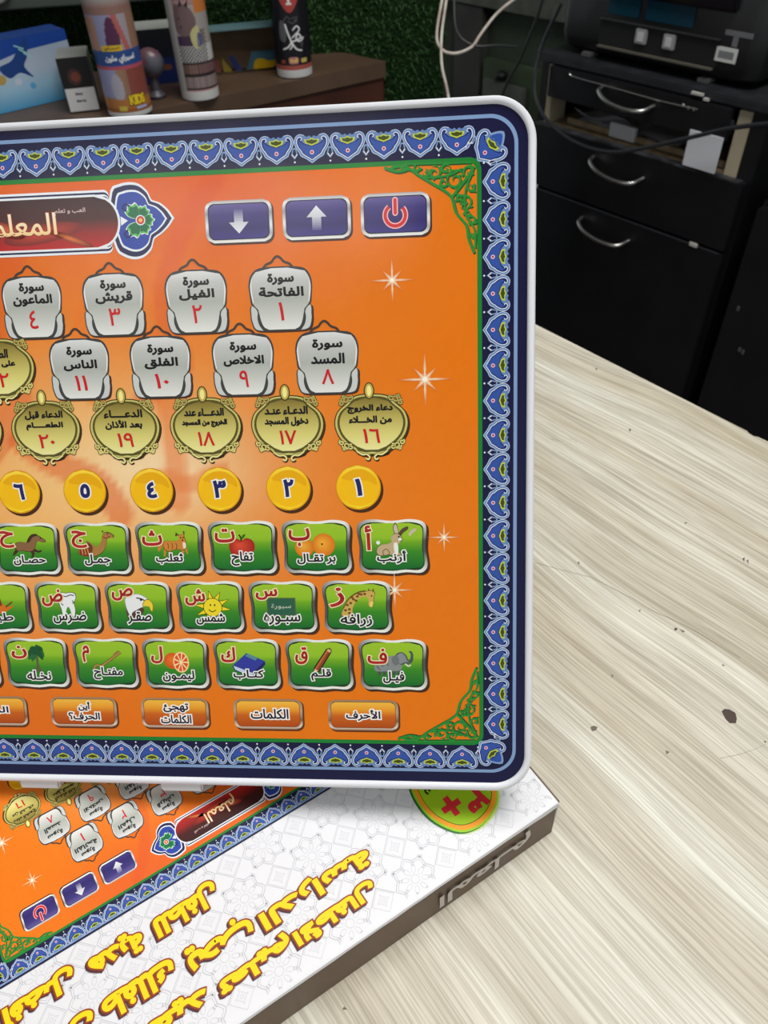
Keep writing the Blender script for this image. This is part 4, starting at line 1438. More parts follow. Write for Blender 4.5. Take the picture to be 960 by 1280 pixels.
n_broad = noise((2.2, 26, 1), 1, 3, .3)
n_mid = noise((5, 120, 1), 1, 4, .4, (3, 1, 0))
n_fine = noise((14, 820, 1), 1, 3, .2, (7, 2, 0), .7)
n_str = noise((3, 210, 1), 1, 2, .2, (1, 9, 0))
c1 = ramp(n_broad, .35, .66, S(200, 192, 173), S(219, 218, 207))
c2 = ramp(n_mid, .32, .62, (.74, .715, .67), (1.02, 1.02, 1.02))
c3 = ramp(n_fine, .42, .56, (.76, .73, .69), (1.03, 1.03, 1.03))
c4 = ramp(n_str, .58, .70, (1, 1, 1), (1.16, 1.18, 1.18))
n_dk = noise((2.4, 150, 1), 1, 2, .5, (11, 4, 0))
c5 = ramp(n_dk, .64, .74, (1, 1, 1), (.82, .78, .74))
n_blot = noise((9, 9, 1), 1, 3, 0, (2, 5, 0))
c6 = ramp(n_blot, .3, .7, (.95, .94, .92), (1.03, 1.03, 1.03))
col = mixn(mixn(mixn(mixn(mixn(c1, c2), c3), c4), c5), c6)
nt.links.new(col, bs.inputs['Base Color'])
bp = nd('ShaderNodeBump')
bp.inputs['Strength'].default_value = .12
bp.inputs['Distance'].default_value = .0006
nt.links.new(n_fine, bp.inputs['Height'])
nt.links.new(bp.outputs[0], bs.inputs['Normal'])

DX0, DX1, DYN = -.30, .95, -.80
# the far edge has a small nick
bm = bmesh.new()
edge = [(DX0, 0), (.186, 0), (.1885, -.0012), (.192, -.0016), (.1945, -.0004), (.2, 0), (DX1, 0), (DX1, DYN), (DX0, DYN)]
tp = [bm.verts.new((x, y, 0)) for x, y in edge]
bt = [bm.verts.new((x, y, -.018)) for x, y in edge]
bm.faces.new(tp)
bm.faces.new(bt[::-1])
for i in range(len(edge)): bm.faces.new((tp[i], tp[(i + 1) % len(edge)], bt[(i + 1) % len(edge)], bt[i]))
bm_obj('desk_top', bm, M_WOOD, desk)
M_DKLEG = mat('dark_metal_leg', S(40, 40, 42), .5, .5)
FLOOR = -.76
for x in (DX0 + .05, DX1 - .05):
    for y in (-.05, DYN + .05):
        boxo('leg', (x - .02, x + .02, y - .02, y + .02, FLOOR - DESK_Z, -.018), M_DKLEG, desk)
M_CHIP = mat('chipped_patch', S(74, 60, 54), .8)
M_CHIP2 = mat('chipped_patch_grey', S(112, 100, 88), .8)
MDi = MD.inverted()


def chip(x, y, pts, m):
    p = MDi @ Vector((x, y, DESK_Z))
    bm = bmesh.new()
    r = [bm.verts.new((p.x + a / 1000, p.y + b / 1000, .0001)) for a, b in pts]
    r2 = [bm.verts.new((p.x + a / 1000, p.y + b / 1000, -.0001)) for a, b in pts]
    bm.faces.new(r)
    for i in range(len(r)): bm.faces.new((r[i], r[(i + 1) % len(r)], r2[(i + 1) % len(r)], r2[i]))
    bm_obj('surface_chip', bm, m, desk)


def chip_px(pts, m):
    """chip outline given as world xy"""
    q = [MDi @ Vector((a, b, DESK_Z)) for a, b in pts]
    bm = bmesh.new()
    r = [bm.verts.new((p.x, p.y, .0001)) for p in q]
    r2 = [bm.verts.new((p.x, p.y, -.0001)) for p in q]
    bm.faces.new(r)
    for i in range(len(r)): bm.faces.new((r[i], r[(i + 1) % len(r)], r2[(i + 1) % len(r)], r2[i]))
    bm_obj('surface_chip', bm, m, desk)


for pts, m in CHIPS: chip_px(pts, {'d': M_CHIP, 'g': M_CHIP2}[m])

for line in CRACKS:          # hairline cracks in the laminate
    P_ = [MDi @ Vector((a, b, DESK_Z)) for a, b in line]
    bm = bmesh.new()
    q = [(bm.verts.new((p.x, p.y - .00012, .00008)), bm.verts.new((p.x, p.y + .00012, .00008))) for p in P_]
    for a, b in zip(q, q[1:]): bm.faces.new((a[0], b[0], b[1], a[1]))
    bm_obj('hairline_crack', bm, M_CHIP2, desk)

# ================================================================== BLACK DRAWER CABINET
P0 = Vector((0.31593267, 1.58190211, 0))
CD = Vector((0.62796306, -0.77824315, 0))
CN = Vector((0.77824315, 0.62796306, 0))
MC = Matrix(((CD.x, CN.x, 0, P0.x), (CD.y, CN.y, 0, P0.y), (0, 0, 1, FLOOR), (0, 0, 0, 1)))
Z = lambda mm: mm / 1000 - FLOOR
cab = empty('drawer_cabinet', MC, 'worn black drawer cabinet with curved steel handles under the printer', 'cabinet')
M_BLK = mat('black_laminate', S(22, 23, 27), .38, 0, .5, noise=(18, .25, S(14, 14, 17)))
M_BLK2 = mat('black_laminate_top', S(40, 42, 47), .45, 0, .5, noise=(40, .2, S(26, 27, 31)))
M_STEEL = mat('brushed_steel', S(205, 205, 200), .3, 1)
M_CHIPB = mat('bare_particle_board', S(150, 132, 104), .8, noise=(60, .2, S(120, 100, 76)))
M_INW = mat('cream_board', S(176, 164, 140), .7)
M_PAPER = mat('white_paper', S(190, 192, 196), .6)
boxo('side_panel', (.002, .02, 0.006, .45, 0, Z(-66)), M_BLK, cab)
boxo('side_panel', (.424, .452, 0.006, .45, 0, Z(-66)), M_BLK, cab)
boxo('back_panel', (.02, .424, .44, .45, 0, Z(-66)), M_BLK, cab)
boxo('cabinet_top', (-.008, .46, -.004, .455, Z(-66), Z(-54)), M_BLK2, cab, .002)
boxo('shelf_board', (.02, .424, .012, .44, Z(-176), Z(-168)), M_CHIPB, cab)
boxo('inner_side_strip', (.020, .032, .004, .05, Z(-170), Z(-70)), M_INW, cab)
boxo('inner_side_strip', (.402, .424, .004, .05, Z(-170), Z(-70)), M_INW, cab)
boxo('plinth', (.02, .43, .02, .44, 0, .04), M_BLK, cab)


def handle(parent, s0, s1, zz, y0):
    bm = bmesh.new()
    m = (s0 + s1) / 2
    tube_bm(bm, [(s0, y0, Z(zz + 4)), (s0 + .006, y0 - .016, Z(zz + 0)), (s0 + .03, y0 - .026, Z(zz - 8)), (m + .012, y0 - .030, Z(zz - 12)), (s1 - .008, y0 - .026, Z(zz - 10)), (s1, y0, Z(zz - 6))], lambda t: .0036, 10, 6)
    return bm_obj('drawer_handle', bm, M_STEEL, parent, True)


def drawer(s0, s1, z0, z1, y0, hs):
    d = boxo('drawer', (s0, s1, y0, y0 + .018, Z(z0), Z(z1)), M_BLK, cab, .0015)
    handle(d, hs[0], hs[1], hs[2], y0)
    return d


dr = drawer(.034, .395, -118, -68, -.012, (.153, .261, -84))
bm = bmesh.new()
tube_bm(bm, [(.082, -.0125, Z(-70)), (.09, -.013, Z(-76)), (.18, -.0132, Z(-78)), (.27, -.013, Z(-80)), (.34, -.0125, Z(-79))], .0011, 5, 4)
bm_obj('metal_trim', bm, M_STEEL, dr, True)
boxo('drawer_tray', (.045, .385, .006, .40, Z(-116), Z(-110)), M_CHIPB, dr)
d2 = drawer(.006, .448, -280, -168, -.012, (.157, .268, -199))
d3 = drawer(.006, .448, -700, -284, -.012, (.152, .264, -313))
boxo('worn_edge', (.012, .440, -.0128, .004, Z(-170), Z(-167)), mat('scuffed_edge', S(70, 72, 76), .5, noise=(30, .12, S(24, 25, 28))), d2, .0004)
boxo('worn_edge', (.012, .440, -.0128, .004, Z(-287), Z(-284)), mat('scuffed_edge_b', S(44, 46, 52), .5), d3, .0004)
M_SCUF = mat('scuff', S(190, 188, 182), .6)
for x, z in ((.028, -281), (.392, -284)): boxo('hinge_clip', (x - .008, x + .008, -.0145, -.011, Z(z - 4), Z(z + 3)), M_SCUF, d3, .001)
for x, z, w, h in ((.322, -57, .02, 3), (.345, -62, .008, 3), (.312, -76, .004, 5), (.322, -78, .003, 4), (.332, -78, .003, 4), (.40, -82, .006, 8)):
    boxo('scuff_mark', (x, x + w, -.0129 if z < -66 else -.006, -.011, Z(z - h), Z(z)), M_SCUF if h < 8 else M_BLK2, cab if z >= -66 else dr, .0003)

# things in the open slot
t = empty('paper_stack', MC @ Matrix.Translation((.18, .035, Z(-166))), 'rumpled white papers lying in the open slot above the second drawer', 'papers')
for k, (w, h, zz, rz) in enumerate(((.22, .20, 0, .1), (.21, .16, .004, -.2), (.14, .12, .009, .35))):
    bm = bmesh.new()
    G_ = [[bm.verts.new((-.11 + w * i / 8, .0 + h * j / 6, zz + .006 * math.sin(i * 1.1 + k) * math.cos(j * .9) + .004 + (.012 if (j == 0 and k == 2) else 0))) for i in range(9)] for j in range(7)]
    for j in range(6):
        for i in range(8): bm.faces.new((G_[j][i], G_[j][i + 1], G_[j + 1][i + 1], G_[j + 1][i]))
    bm.transform(Matrix.Rotation(rz * .3, 4, 'Z'))
    bm_obj('sheet', bm, M_PAPER, t, True)
boxo('folded_sheet', (-.02, .035, -.016, -.008, .0, .024), M_PAPER, t, .001)
boxo('brown_strip', (-.12, .21, -.012, -.006, .0, .010), M_CHIPB, t, .001)
o = boxo('card_tag', (.338, .398, -.017, -.015, Z(-163), Z(-108)), mat('white_card_tag', S(214, 216, 222), .5), None, .0006, MC)
tag(o, 'blank white card leaning at the right end of the open slot', 'card')

# black printer on top
MPR = MC @ Matrix.Translation((0.015, .03, Z(-53.5)))
pr = empty('printer', MPR, 'black tank printer with two grey buttons standing on the drawer cabinet', 'printer')
M_PB = mat('printer_black', S(20, 20, 22), .35, 0, .5)
M_PG = mat('printer_grey', S(150, 150, 154), .45)
bm = bmesh.new()
R = []
for z, d in ((.006, .012), (.014, .003), (.03, 0), (.12, 0), (.128, .004), (.13, .012)):
    R.append([bm.verts.new((x / 1, y, z)) for x, y in rrect(.19, .18, .39 - 2 * d, .36 - 2 * d, .025, 5)])
for a, b in zip(R, R[1:]):
    for k in range(len(a)): bm.faces.new((a[k], a[(k + 1) % len(a)], b[(k + 1) % len(b)], b[k]))
bm.faces.new(R[0][::-1])
bm.faces.new(R[-1])
bm_obj('body', bm, M_PB, pr, True)
boxo('scanner_lid', (.002, .378, .01, .35, .131, .16), M_PB, pr, .006)
boxo('control_panel', (.06, .33, -.012, .02, .10, .128), mat('panel_gloss', S(16, 16, 20), .15), pr, .004)
boxo('tray_recess', (.085, .315, -.0015, .02, .024, .062), mat('recess', S(10, 10, 11), .7), pr, .001)
boxo('tray_lip', (.088, .312, -.008, .0, .020, .0235), mat('lip', S(90, 86, 76), .5), pr, .001)
boxo('upper_ledge', (.085, .315, -.006, .0, .061, .0635), M_PG if False else mat('ledge', S(52, 52, 54), .4), pr, .001)
for x in (.172, .226):
    b = boxo('tray_catch', (x - .011, x + .011, -.006, .0, .036, .058), M_PG, pr, .0015)
    boxo('catch_inset', (x - .006, x + .006, -.0068, -.0055, .040, .054), mat('catch_inset', S(196, 196, 196), .4), b, .0005)
for x in (.065, .300): boxo('foot', (x - .01, x + .01, -.004, .02, 0, .007), mat('rubber_foot', S(80, 80, 80), .6), pr, .001)
lb = boxo('label_sticker', (.310, .346, -.0016, .0, .034, .054), mat('sticker', S(206, 206, 202), .5), pr, .0003)
boxo('faded_print', (.315, .341, -.0019, -.0012, .039, .049), mat('sticker_print', S(120, 122, 124), .6), lb, .0002)
boxo('emblem_mark', (.318, .364, -.0014, 0, .070, .077), mat('mark', S(105, 106, 110), .5), pr, .0002)
boxo('emblem_mark', (.333, .342, -.0014, 0, .056, .070), mat('mark_b', S(105, 106, 110), .5), pr, .0002)
for x0, x1 in ((.098, .160), (.172, .262)): boxo('ink_window', (x0, x1, -.0022, .0, .070, .10), mat('ink_window', S(22, 58, 74), .15), pr, .001)

# black lead drooping in front of the drawers
def W(s_, y, zmm): return MC @ Vector((s_, y, Z(zmm)))


bm = bmesh.new()
tube_bm(bm, [W(.05, -.02, 30), W(.022, -.022, -30), W(.018, -.03, -70), W(.032, -.04, -115), W(.075, -.05, -145), W(.15, -.06, -162), W(.225, -.06, -160), W(.29, -.055, -138), W(.36, -.05, -108), W(.43, -.05, -78), W(.52, -.05, -50), W(.60, -.02, -30)], .0035, 8, 6)
tag(bm_obj('power_lead', bm, mat('black_cable', S(38, 40, 44), .35), None, True), 'thin black lead drooping in front of the printer cabinet', 'cable')

# neighbouring black cupboard on the right
cup = empty('side_cupboard', MC @ Matrix.Translation((.478, 0, 0)), 'plain black cupboard at the right edge, beside the drawer cabinet', 'cupboard')
boxo('carcass', (0, .5, .012, .45, 0, Z(-190)), M_BLK, cup, .002)
boxo('door', (.002, .498, -.008, .010, .02, Z(-196)), M_BLK, cup, .002)
for x, z in ((.02, -360), (.045, -430), (.052, -432)): boxo('paint_chip', (x, x + .005, -.0088, -.007, Z(z - 9), Z(z)), mat('pale_scuff', S(80, 80, 78), .7), cup, .0004)
bm = bmesh.new()
bmesh.ops.create_icosphere(bm, subdivisions=4, radius=1)
for v in bm.verts:
    n_ = 1 + .16 * math.sin(5 * v.co.x + 2) * math.sin(6 * v.co.y + 1) + .08 * math.sin(11 * v.co.z + 3 * v.co.x)
    v.co = Vector((v.co.x * .075 * n_, v.co.y * .06 * n_, max(v.co.z, -.75) * .055 * n_))
bm.transform(MC @ Matrix.Translation((.56, .06, Z(-190) + .056)))
o = bm_obj('crumpled_bag', bm, mat('crumpled_bag', S(66, 52, 76), .4, noise=(14, .08, S(122, 108, 84))), None, True)
tag(o, 'crumpled purple and tan bag on the black cupboard at the right edge', 'bag')

# ================================================================== LEFT SHELF AND TURF
def flat(pts, z0, z1, name, m, parent=None, mw=None):
    bm = bmesh.new()
    a = [bm.verts.new((x, y, z1)) for x, y in pts]
    b = [bm.verts.new((x, y, z0)) for x, y in pts]
    bm.faces.new(a)
    bm.faces.new(b[::-1])
    for i in range(len(pts)): bm.faces.new((a[i], a[(i + 1) % len(pts)], b[(i + 1) % len(pts)], b[i]))
    if mw: bm.transform(mw)
    return bm_obj(name, bm, m, parent)


SZ = DESK_Z
M_BRN = mat('dark_brown_wood', S(92, 72, 56), .45, 0, .4, noise=(9, .25, S(72, 54, 42)))
M_BRN2 = mat('red_brown_front', S(84, 46, 34), .4, 0, .4, noise=(12, .25, S(56, 30, 22)))
ctr = empty('display_counter', (0, 0, SZ), 'dark brown wooden counter carrying the spray cans and toy boxes', 'counter')
flat([(-1.05, .655), (.028, 1.356), (-.036, 1.418), (-.052, 1.421), (-.40, 1.364), (-1.05, 1.254)], -.022, 0, 'counter_top', M_BRN, ctr)
flat([(-1.05, .659), (.024, 1.358), (.014, 1.370), (-1.05, .680)], FLOOR - SZ, -.0221, 'front_panel', M_BRN2, ctr)
flat([(.0255, 1.359), (-.033, 1.414), (-.043, 1.404), (.0155, 1.372)], FLOOR - SZ, -.0221, 'end_panel', M_BRN2, ctr)

# turf-covered partition
TA, TB = Vector((-2.9, .9478)), Vector((.128, 1.456))
td = (TB - TA).normalized()
tn = Vector((-td.y, td.x))
M_TURF = mat('turf_backing', S(26, 46, 24), .95, 0, .1, noise=(60, .15, S(30, 54, 24)), bump=(220, 1, .01))
q = [TA, TB, TB + tn * .05, TA + tn * .05]
tw = flat([(p.x, p.y) for p in q], FLOOR, 1.2, 'wall_left', M_TURF)
tag(tw, kind='structure')
gv, gf = [], []
L_ = (TB - TA).length
for k in range(30000):
    s_ = rng.uniform(L_ - 1.25, L_)
    z = rng.uniform(-.1, .75)
    b = TA + td * s_
    a = rng.uniform(0, math.tau)
    ln = rng.uniform(.006, .012)
    w = .0014
    o3 = Vector((b.x, b.y, z))
    out = Vector((-tn.x, -tn.y, 0))
    side = Vector((td.x * math.cos(a), td.y * math.cos(a), math.sin(a)))
    tipp = o3 + out * ln * .75 + side * ln * .7
    wv_ = side.cross(out).normalized() * w
    i0 = len(gv)
    gv += [tuple(o3 - wv_), tuple(o3 + wv_), tuple(tipp)]
    gf.append((i0, i0 + 1, i0 + 2))
me = bpy.data.meshes.new('grass_pile')
me.from_pydata(gv, [], gf)
me.materials.append(mat('grass_blade', S(54, 84, 46), .7, 0, .15, noise=(6, .2, S(36, 60, 34))))
gp = link('grass_pile', me, tw)
tag(gp, kind='stuff')

# glass shelf above and white rings on it
M_GLASSY = mat('smoked_shelf', S(84, 92, 90), .25, 0, .5)
def tp_(s_, out, z): 
    p = TB - td * s_ - tn * out
    return Vector((p.x, p.y, z))


MT2 = Matrix(((td.x, tn.x, 0, TB.x), (td.y, tn.y, 0, TB.y), (0, 0, 1, 0), (0, 0, 0, 1)))
o = boxo('wall_shelf', (-.78, -.39, -.045, -.018, .088, .175), mat('grey_shelf_front', S(84, 92, 86), .35, noise=(5, .2, S(60, 68, 62))), None, .002, MT2)
tag(o, 'narrow grey ledge fixed to the turf above the toy boxes', 'shelf')
for (x, z, r, h) in ((-.700, .165, .022, 0), (-.668, .118, .022, 1)):
    bm = bmesh.new()
    tube_bm(bm, [(x + r * math.cos(t), -.052, z + r * .8 * math.sin(t)) for t in [k * math.tau / 14 for k in range(15)]], .005, 8, 2)
    bm.transform(MT2)
    tag(bm_obj('hanging_ring', bm, mat('ring_white', S(150, 152, 148), .4), None, True), 'pale plastic ring hanging at the top left, %s one' % ('upper' if h == 0 else 'lower'), 'ring', 'pale rings at the top left')

# --- boxes on the counter
def carton_box(name, label, cx, cy, az, w, d, h, cfront, ctop, art, cat='box', tilt=0, group=None):
    m = Matrix.Translation((cx, cy, SZ + .0005)) @ Matrix.Rotation(math.radians(az), 4, 'Z') @ Matrix.Rotation(tilt, 4, 'X')
    t = empty(name, m, label, cat, group)
    boxo('body', (-w / 2, w / 2, 0, d, 0, h), mat(name + '_card', ctop, .45), t, .001)
    s = Sheet()
    W_, H_ = w * 500, h * 500
    s.rows([(-W_, -H_), (W_, -H_), (W_, H_), (-W_, H_)], cfront, 0, 10)
    art(s, W_, H_)
    me = s.mesh('front_print', M_CARTON)
    o = link('front_print', me, t)
    o.matrix_local = Matrix(((1, 0, 0, 0), (0, 0, -1, -.0003), (0, 1, 0, h / 2), (0, 0, 0, 1)))
    return t


def art_blue(s, W_, H_):
    s.poly([(-W_, H_), (W_, H_), (W_, H_ - 13), (W_ * .4, H_ - 16), (0, H_ - 24), (-W_, H_ - 22)], S(24, 66, 150), .05)
    s.sm([(10, H_ - 30), (30, H_ - 24), (46, H_ - 8), (58, H_ - 2), (52, H_ - 22), (44, H_ - 34), (52, H_ - 48), (36, H_ - 40), (20, H_ - 44)], S(28, 64, 126), .1)
    for k in range(3): s.stroke([(38 + k * 5, H_ - 8 - k * 5), (50 + k * 4, H_ - 14 - k * 6)], 1.5, S(150, 210, 210), .15)
    s.sm([(-50, H_ - 30), (-40, H_ - 34), (-20, H_ - 66), (-26, H_ - 70), (-36, H_ - 54)], S(216, 226, 236), .1)
    s.poly(ell(-18, H_ - 70, 3.5, n=12), S(40, 70, 150), .12)
    for a, b in ((-50, 10), (-40, 2), (-30, 8)): pass
    s.poly(ell(8, H_ - 44, 7, 6, 14), S(180, 150, 80), .1)
    s.poly(ell(-22, H_ - 40, 5, 2.6, 12), S(170, 140, 70), .1)
    s.poly(ell(30, H_ - 50, 5, 4, 12), S(190, 200, 215), .1)
    s.poly(ell(48, H_ - 58, 4, n=12), S(90, 160, 210), .1)
    s.poly(ell(-72, H_ - 40, 9, 6, 14), S(110, 60, 40), .1)
    s.poly(ell(-78, H_ - 60, 12, 5, 14), S(240, 244, 248), .1)


carton_box('toy_box', 'long blue and white illustrated toy box on the left of the counter', -.500, 1.158, 40, .225, .045, .083,
           lerpgrad([(0, S(150, 165, 190)), (.45, S(176, 190, 208)), (.7, S(150, 190, 214)), (1, S(70, 150, 196))]), S(24, 60, 130), art_blue)


def art_phone(s, W_, H_):
    s.poly(ell(-W_ * .1, H_ * .3, 9, 10, 20), S(70, 50, 46), .05)
    s.poly(ell(-W_ * .05, H_ * .3, 6, 6, 16), S(120, 64, 54), .08)
    s.poly([(-W_ * .95, -H_ * .95), (W_ * .95, -H_ * .95), (W_ * .95, -H_ * .1), (-W_ * .95, -H_ * .1)], S(206, 206, 206), .05)
    s.text('Sery', -2, -H_ * .32, 10, 4, S(60, 56, 56), .1, .3)
    s.text('Serviy', -1, -H_ * .58, 13, 4, S(70, 64, 64), .1, .3)


PB_ = carton_box('small_gadget_box', 'small black and white box between the toy box and the pale spray can', -.388, 1.150, 14, .040, .06, .066,
           lerpgrad([(0, S(36, 34, 34)), (1, S(28, 27, 28))]), S(150, 152, 146), art_phone)


def art_car(s, W_, H_):
    s.poly([(-W_, -H_), (W_, -H_), (W_, -H_ * .1), (-W_, H_ * .1)], S(24, 40, 96), .05)
    s.text('Auto fly', 6, H_ * .22, 20, 3.6, S(180, 186, 196), .1, .3)
    s.poly(ell(-12, -H_ * .45, 8, 5, 14), S(40, 70, 150), .1)
    s.poly(ell(24, -H_ * .4, 8, 4, 14), S(120, 70, 40), .1)


carton_box('dark_toy_box', 'dark blue and black box with pale top behind the two tall spray cans', -.318, 1.272, 12, .115, .06, .070,
           lerpgrad([(0, S(26, 28, 34)), (1, S(20, 26, 44))]), S(160, 164, 158), art_car)

# clear blister pack with a blue and yellow card
t = empty('blister_pack', Matrix.Translation((-.193, 1.318, SZ + .0005)) @ Matrix.Rotation(math.radians(14), 4, 'Z'), 'clear plastic pack with blue and yellow card between the tall cans', 'package')
M_CLR = mat('clear_plastic', S(200, 190, 175), .12, 0, .5, trans=1)
M_CLR.node_tree.nodes['Principled BSDF'].inputs['IOR'].default_value = 1.08
boxo('clear_box', (-.058, .072, 0.0, .028, 0, .056), M_CLR, t, .003)
boxo('rim', (-.060, .074, -.002, .030, .056, .060), mat('teal_rim', S(96, 128, 132), .3), t, .001)
boxo('backing', (-.055, .069, .024, .0265, .001, .055), mat('pack_back', S(122, 104, 86), .5, noise=(20, .2, S(96, 78, 64))), t, .0005)
s = Sheet()
s.poly([(8, 2), (66, 2), (66, 26), (20, 26)], S(60, 108, 140), 0)
s.sm([(20, 3), (30, 2), (50, 3), (58, 12), (44, 12), (34, 16), (24, 14)], S(226, 190, 30), .1)
s.poly([(-8, 2), (4, 2), (-8, 22), (-16, 24)], S(40, 60, 130), .05)
s.poly([(-26, 2), (-12, 2), (-26, 22)], S(170, 160, 60), .05)
s.poly([(-44, 2), (-30, 2), (-30, 20), (-40, 20)], S(130, 80, 80), .05)
me = s.mesh('card_insert', M_CARTON)
o = link('card_insert', me, t)
o.matrix_local = Matrix(((1, 0, 0, 0), (0, 0, -1, .004), (0, 1, 0, 0), (0, 0, 0, 1)))
# second, taller clear stand behind it
o = boxo('clear_stand', (-.06, -.02, -.03, -.005, 0, .04), M_CLR, None, .002, Matrix.Translation((-.215, 1.385, .058)) @ Matrix.Rotation(math.radians(14), 4, 'Z'))
bpy.data.objects.remove(o)

# --- spray cans (printed wrap on a lathed body)
def spray_can(label, x, y, r, h, paint, rot, bottom=.007, base=S(206, 206, 204)):
    t = empty('spray_can', (x, y, SZ + .0005), label, 'spray can', 'party spray cans on the counter')
    t.rotation_euler = (0, 0, rot)
    bm = bmesh.new()
    lathe_bm(bm, [(r * .9, 0), (r * .99, .0012), (r, .003), (r, bottom)], 48)
    bm_obj('base_rim', bm, mat('can_white', base, .35), t, True)
    NU, NV = 120, 150
    sv, cvs = [], []
    hb = h - bottom
    for j in range(NV + 1):
        z = bottom + hb * j / NV
        for i in range(NU):
            a = math.tau * i / NU
            sv.append((r * 1000 * math.cos(a), r * 1000 * math.sin(a), z * 1000))
            ang = (math.degrees(a) + 90) % 360
            if ang > 180: ang -= 360
            cvs.append(paint(math.radians(ang) * r * 1000, z * 1000))
    s = Sheet()
    s.v, s.c = sv, cvs
    s.f = [(j * NU + i, j * NU + (i + 1) % NU, (j + 1) * NU + (i + 1) % NU, (j + 1) * NU + i) for j in range(NV) for i in range(NU)]
    o = s.build('printed_wrap', M_CANPRINT, t)
    o.data.polygons.foreach_set('use_smooth', [True] * len(o.data.polygons))
    bm = bmesh.new()
    lathe_bm(bm, [(r, h), (r * .96, h + .004), (r * .8, h + .010), (r * .62, h + .012)], 40)
    bm_obj('shoulder', bm, mat('can_metal', S(190, 190, 190), .3, .8), t, True)
    bm = bmesh.new()
    lathe_bm(bm, [(r * .66, h + .010), (r * .66, h + .034), (r * .6, h + .038), (r * .3, h + .040)], 32)
    bm_obj('cap', bm, mat('cap_plastic', S(200, 60, 50), .4), t, True)
    return t


def wrap_art(t, r, sheet, name='wrap_lettering', fit=None):
    """bend a flat print (mm, x along the girth, y = height) onto the can front"""
    out = Sheet()
    R_ = r * 1000
    kz = {'c2': .76, 'c3': .80}.get(fit, 1)
    fs, v, c = [tuple(f) for f in sheet.f], list(sheet.v), list(sheet.c)
    done_ = []
    while fs:                       # split wide faces so that they follow the curve
        f = fs.pop()
        if len(f) == 4: fs += [(f[0], f[1], f[2]), (f[0], f[2], f[3])]; continue
        e = max(((f[i], f[(i + 1) % 3], f[(i + 2) % 3]) for i in range(3)), key=lambda e: abs(v[e[0]][0] - v[e[1]][0]))
        if abs(v[e[0]][0] - v[e[1]][0]) < 4.5: done_.append(f); continue
        v.append(tuple((a + b) / 2 for a, b in zip(v[e[0]], v[e[1]])))
        c.append(tuple((a + b) / 2 for a, b in zip(c[e[0]], c[e[1]])))
        m = len(v) - 1
        fs += [(e[0], m, e[2]), (m, e[1], e[2])]
    out.v = [((R_ + .25 + z) * math.sin(x / R_), -(R_ + .25 + z) * math.cos(x / R_), y * kz) for x, y, z in v]
    out.f, out.c = done_, c
    return out.build(name, M_CANPRINT, t)


def inell(x, z, cx, cz, a, b): return ((x - cx) / a) ** 2 + ((z - cz) / b) ** 2 < 1


def paint1(x, z):
    z /= .826
    if z > 163: return S(176, 180, 178)
    if z > 150: return mixc(S(140, 100, 88), S(160, 156, 154), (z - 150) / 13)
    if z > 95:
        c = S(140, 142, 176) if x < 4 else S(160, 152, 160)
        if inell(x, z, -2, 104, 9, 36): c = S(84, 44, 76)
        if abs(x - 9 - (z - 120) * -.22) < 3.5: c = S(176, 96, 92)
        if x > 20: c = S(150, 112, 92)
        if z > 142: c = S(140, 106, 98)
        if x < -22 and z < 140: c = S(176, 132, 100)
        return c
    if z > 74: return S(46, 76, 140)
    if z > 69: return S(178, 84, 100)
    c = mixc(S(160, 126, 100), S(128, 88, 78), (x + 6) / 22)
    if x < -8 and z > 30: c = S(146, 148, 184)
    if inell(x, z, -10, 44, 8, 20): c = S(170, 166, 180)
    if x > 6 and z > 30: c = S(136, 72, 62)
    if z < 28: c = S(176, 116, 62)
    if z < 14: c = S(150, 88, 48)
    return c


def c1fit(s, name):
    s.v = [(x * .88, y * .826, z) for x, y, z in s.v]
    wrap_art(c1, .0292, s, name)


c1 = spray_can('wide pale spray can with red and blue picture, leftmost of the three', -.3245, 1.143, .0292, .160, paint1, .29)
s = Sheet()
s.poly([(-22, 95), (8, 95), (8, 103), (-22, 103)], S(212, 178, 50), 0)
s.text('اسبراي', -7, 99, 22, 5, S(110, 80, 30), .1, .2)
c1fit(s, 'yellow_label')
s = Sheet()
s.text('اسبراي ملون', 2, 84, 44, 12, S(222, 226, 234), .1, .5)
c1fit(s, 'arabic_lettering')
s = Sheet()
s.text('KIDS', 14, 26, 25, 15, S(236, 200, 40), .1, 1.0, S(60, 40, 40), .9)
c1fit(s, 'kids_lettering')
s = Sheet()
s.poly([(10, 12), (28, 12), (28, 16), (10, 16)], S(170, 176, 210), .1)
s.poly([(-16, 11), (-4, 11), (-4, 18), (-16, 18)], S(200, 180, 70), .1)
c1fit(s, 'small_print')


def paint2(x, z):
    z /= .76
    if x < -19: return S(188, 188, 186)
    if z < 19: return S(196, 152, 152)
    if z < 22: return S(40, 34, 34)
    if z < 41: return S(120, 104, 104) if int(x * .9 + 60) % 2 else S(150, 136, 134)
    if z < 45: return S(40, 34, 36)
    if z < 60:
        c = S(96, 70, 64) if int(x * .45 + 40) % 2 else S(130, 104, 98)
        return c if x < 8 else S(112, 84, 86)
    if z < 63: return S(36, 32, 34)
    if z < 90: return S(196, 192, 190)
    if z < 104 and x < 4: return S(70, 48, 74)
    c = S(160, 152, 148)
    if inell(x, z, -5, 126, 15, 25): c = S(112, 90, 92)
    if z > 150: c = S(178, 144, 142) if int(z / 3) % 2 else S(150, 120, 116)
    if x > 10 and z > 138: c = S(196, 118, 58)
    if inell(x, z, -13, 145, 4, 8): c = S(110, 84, 84)
    return c


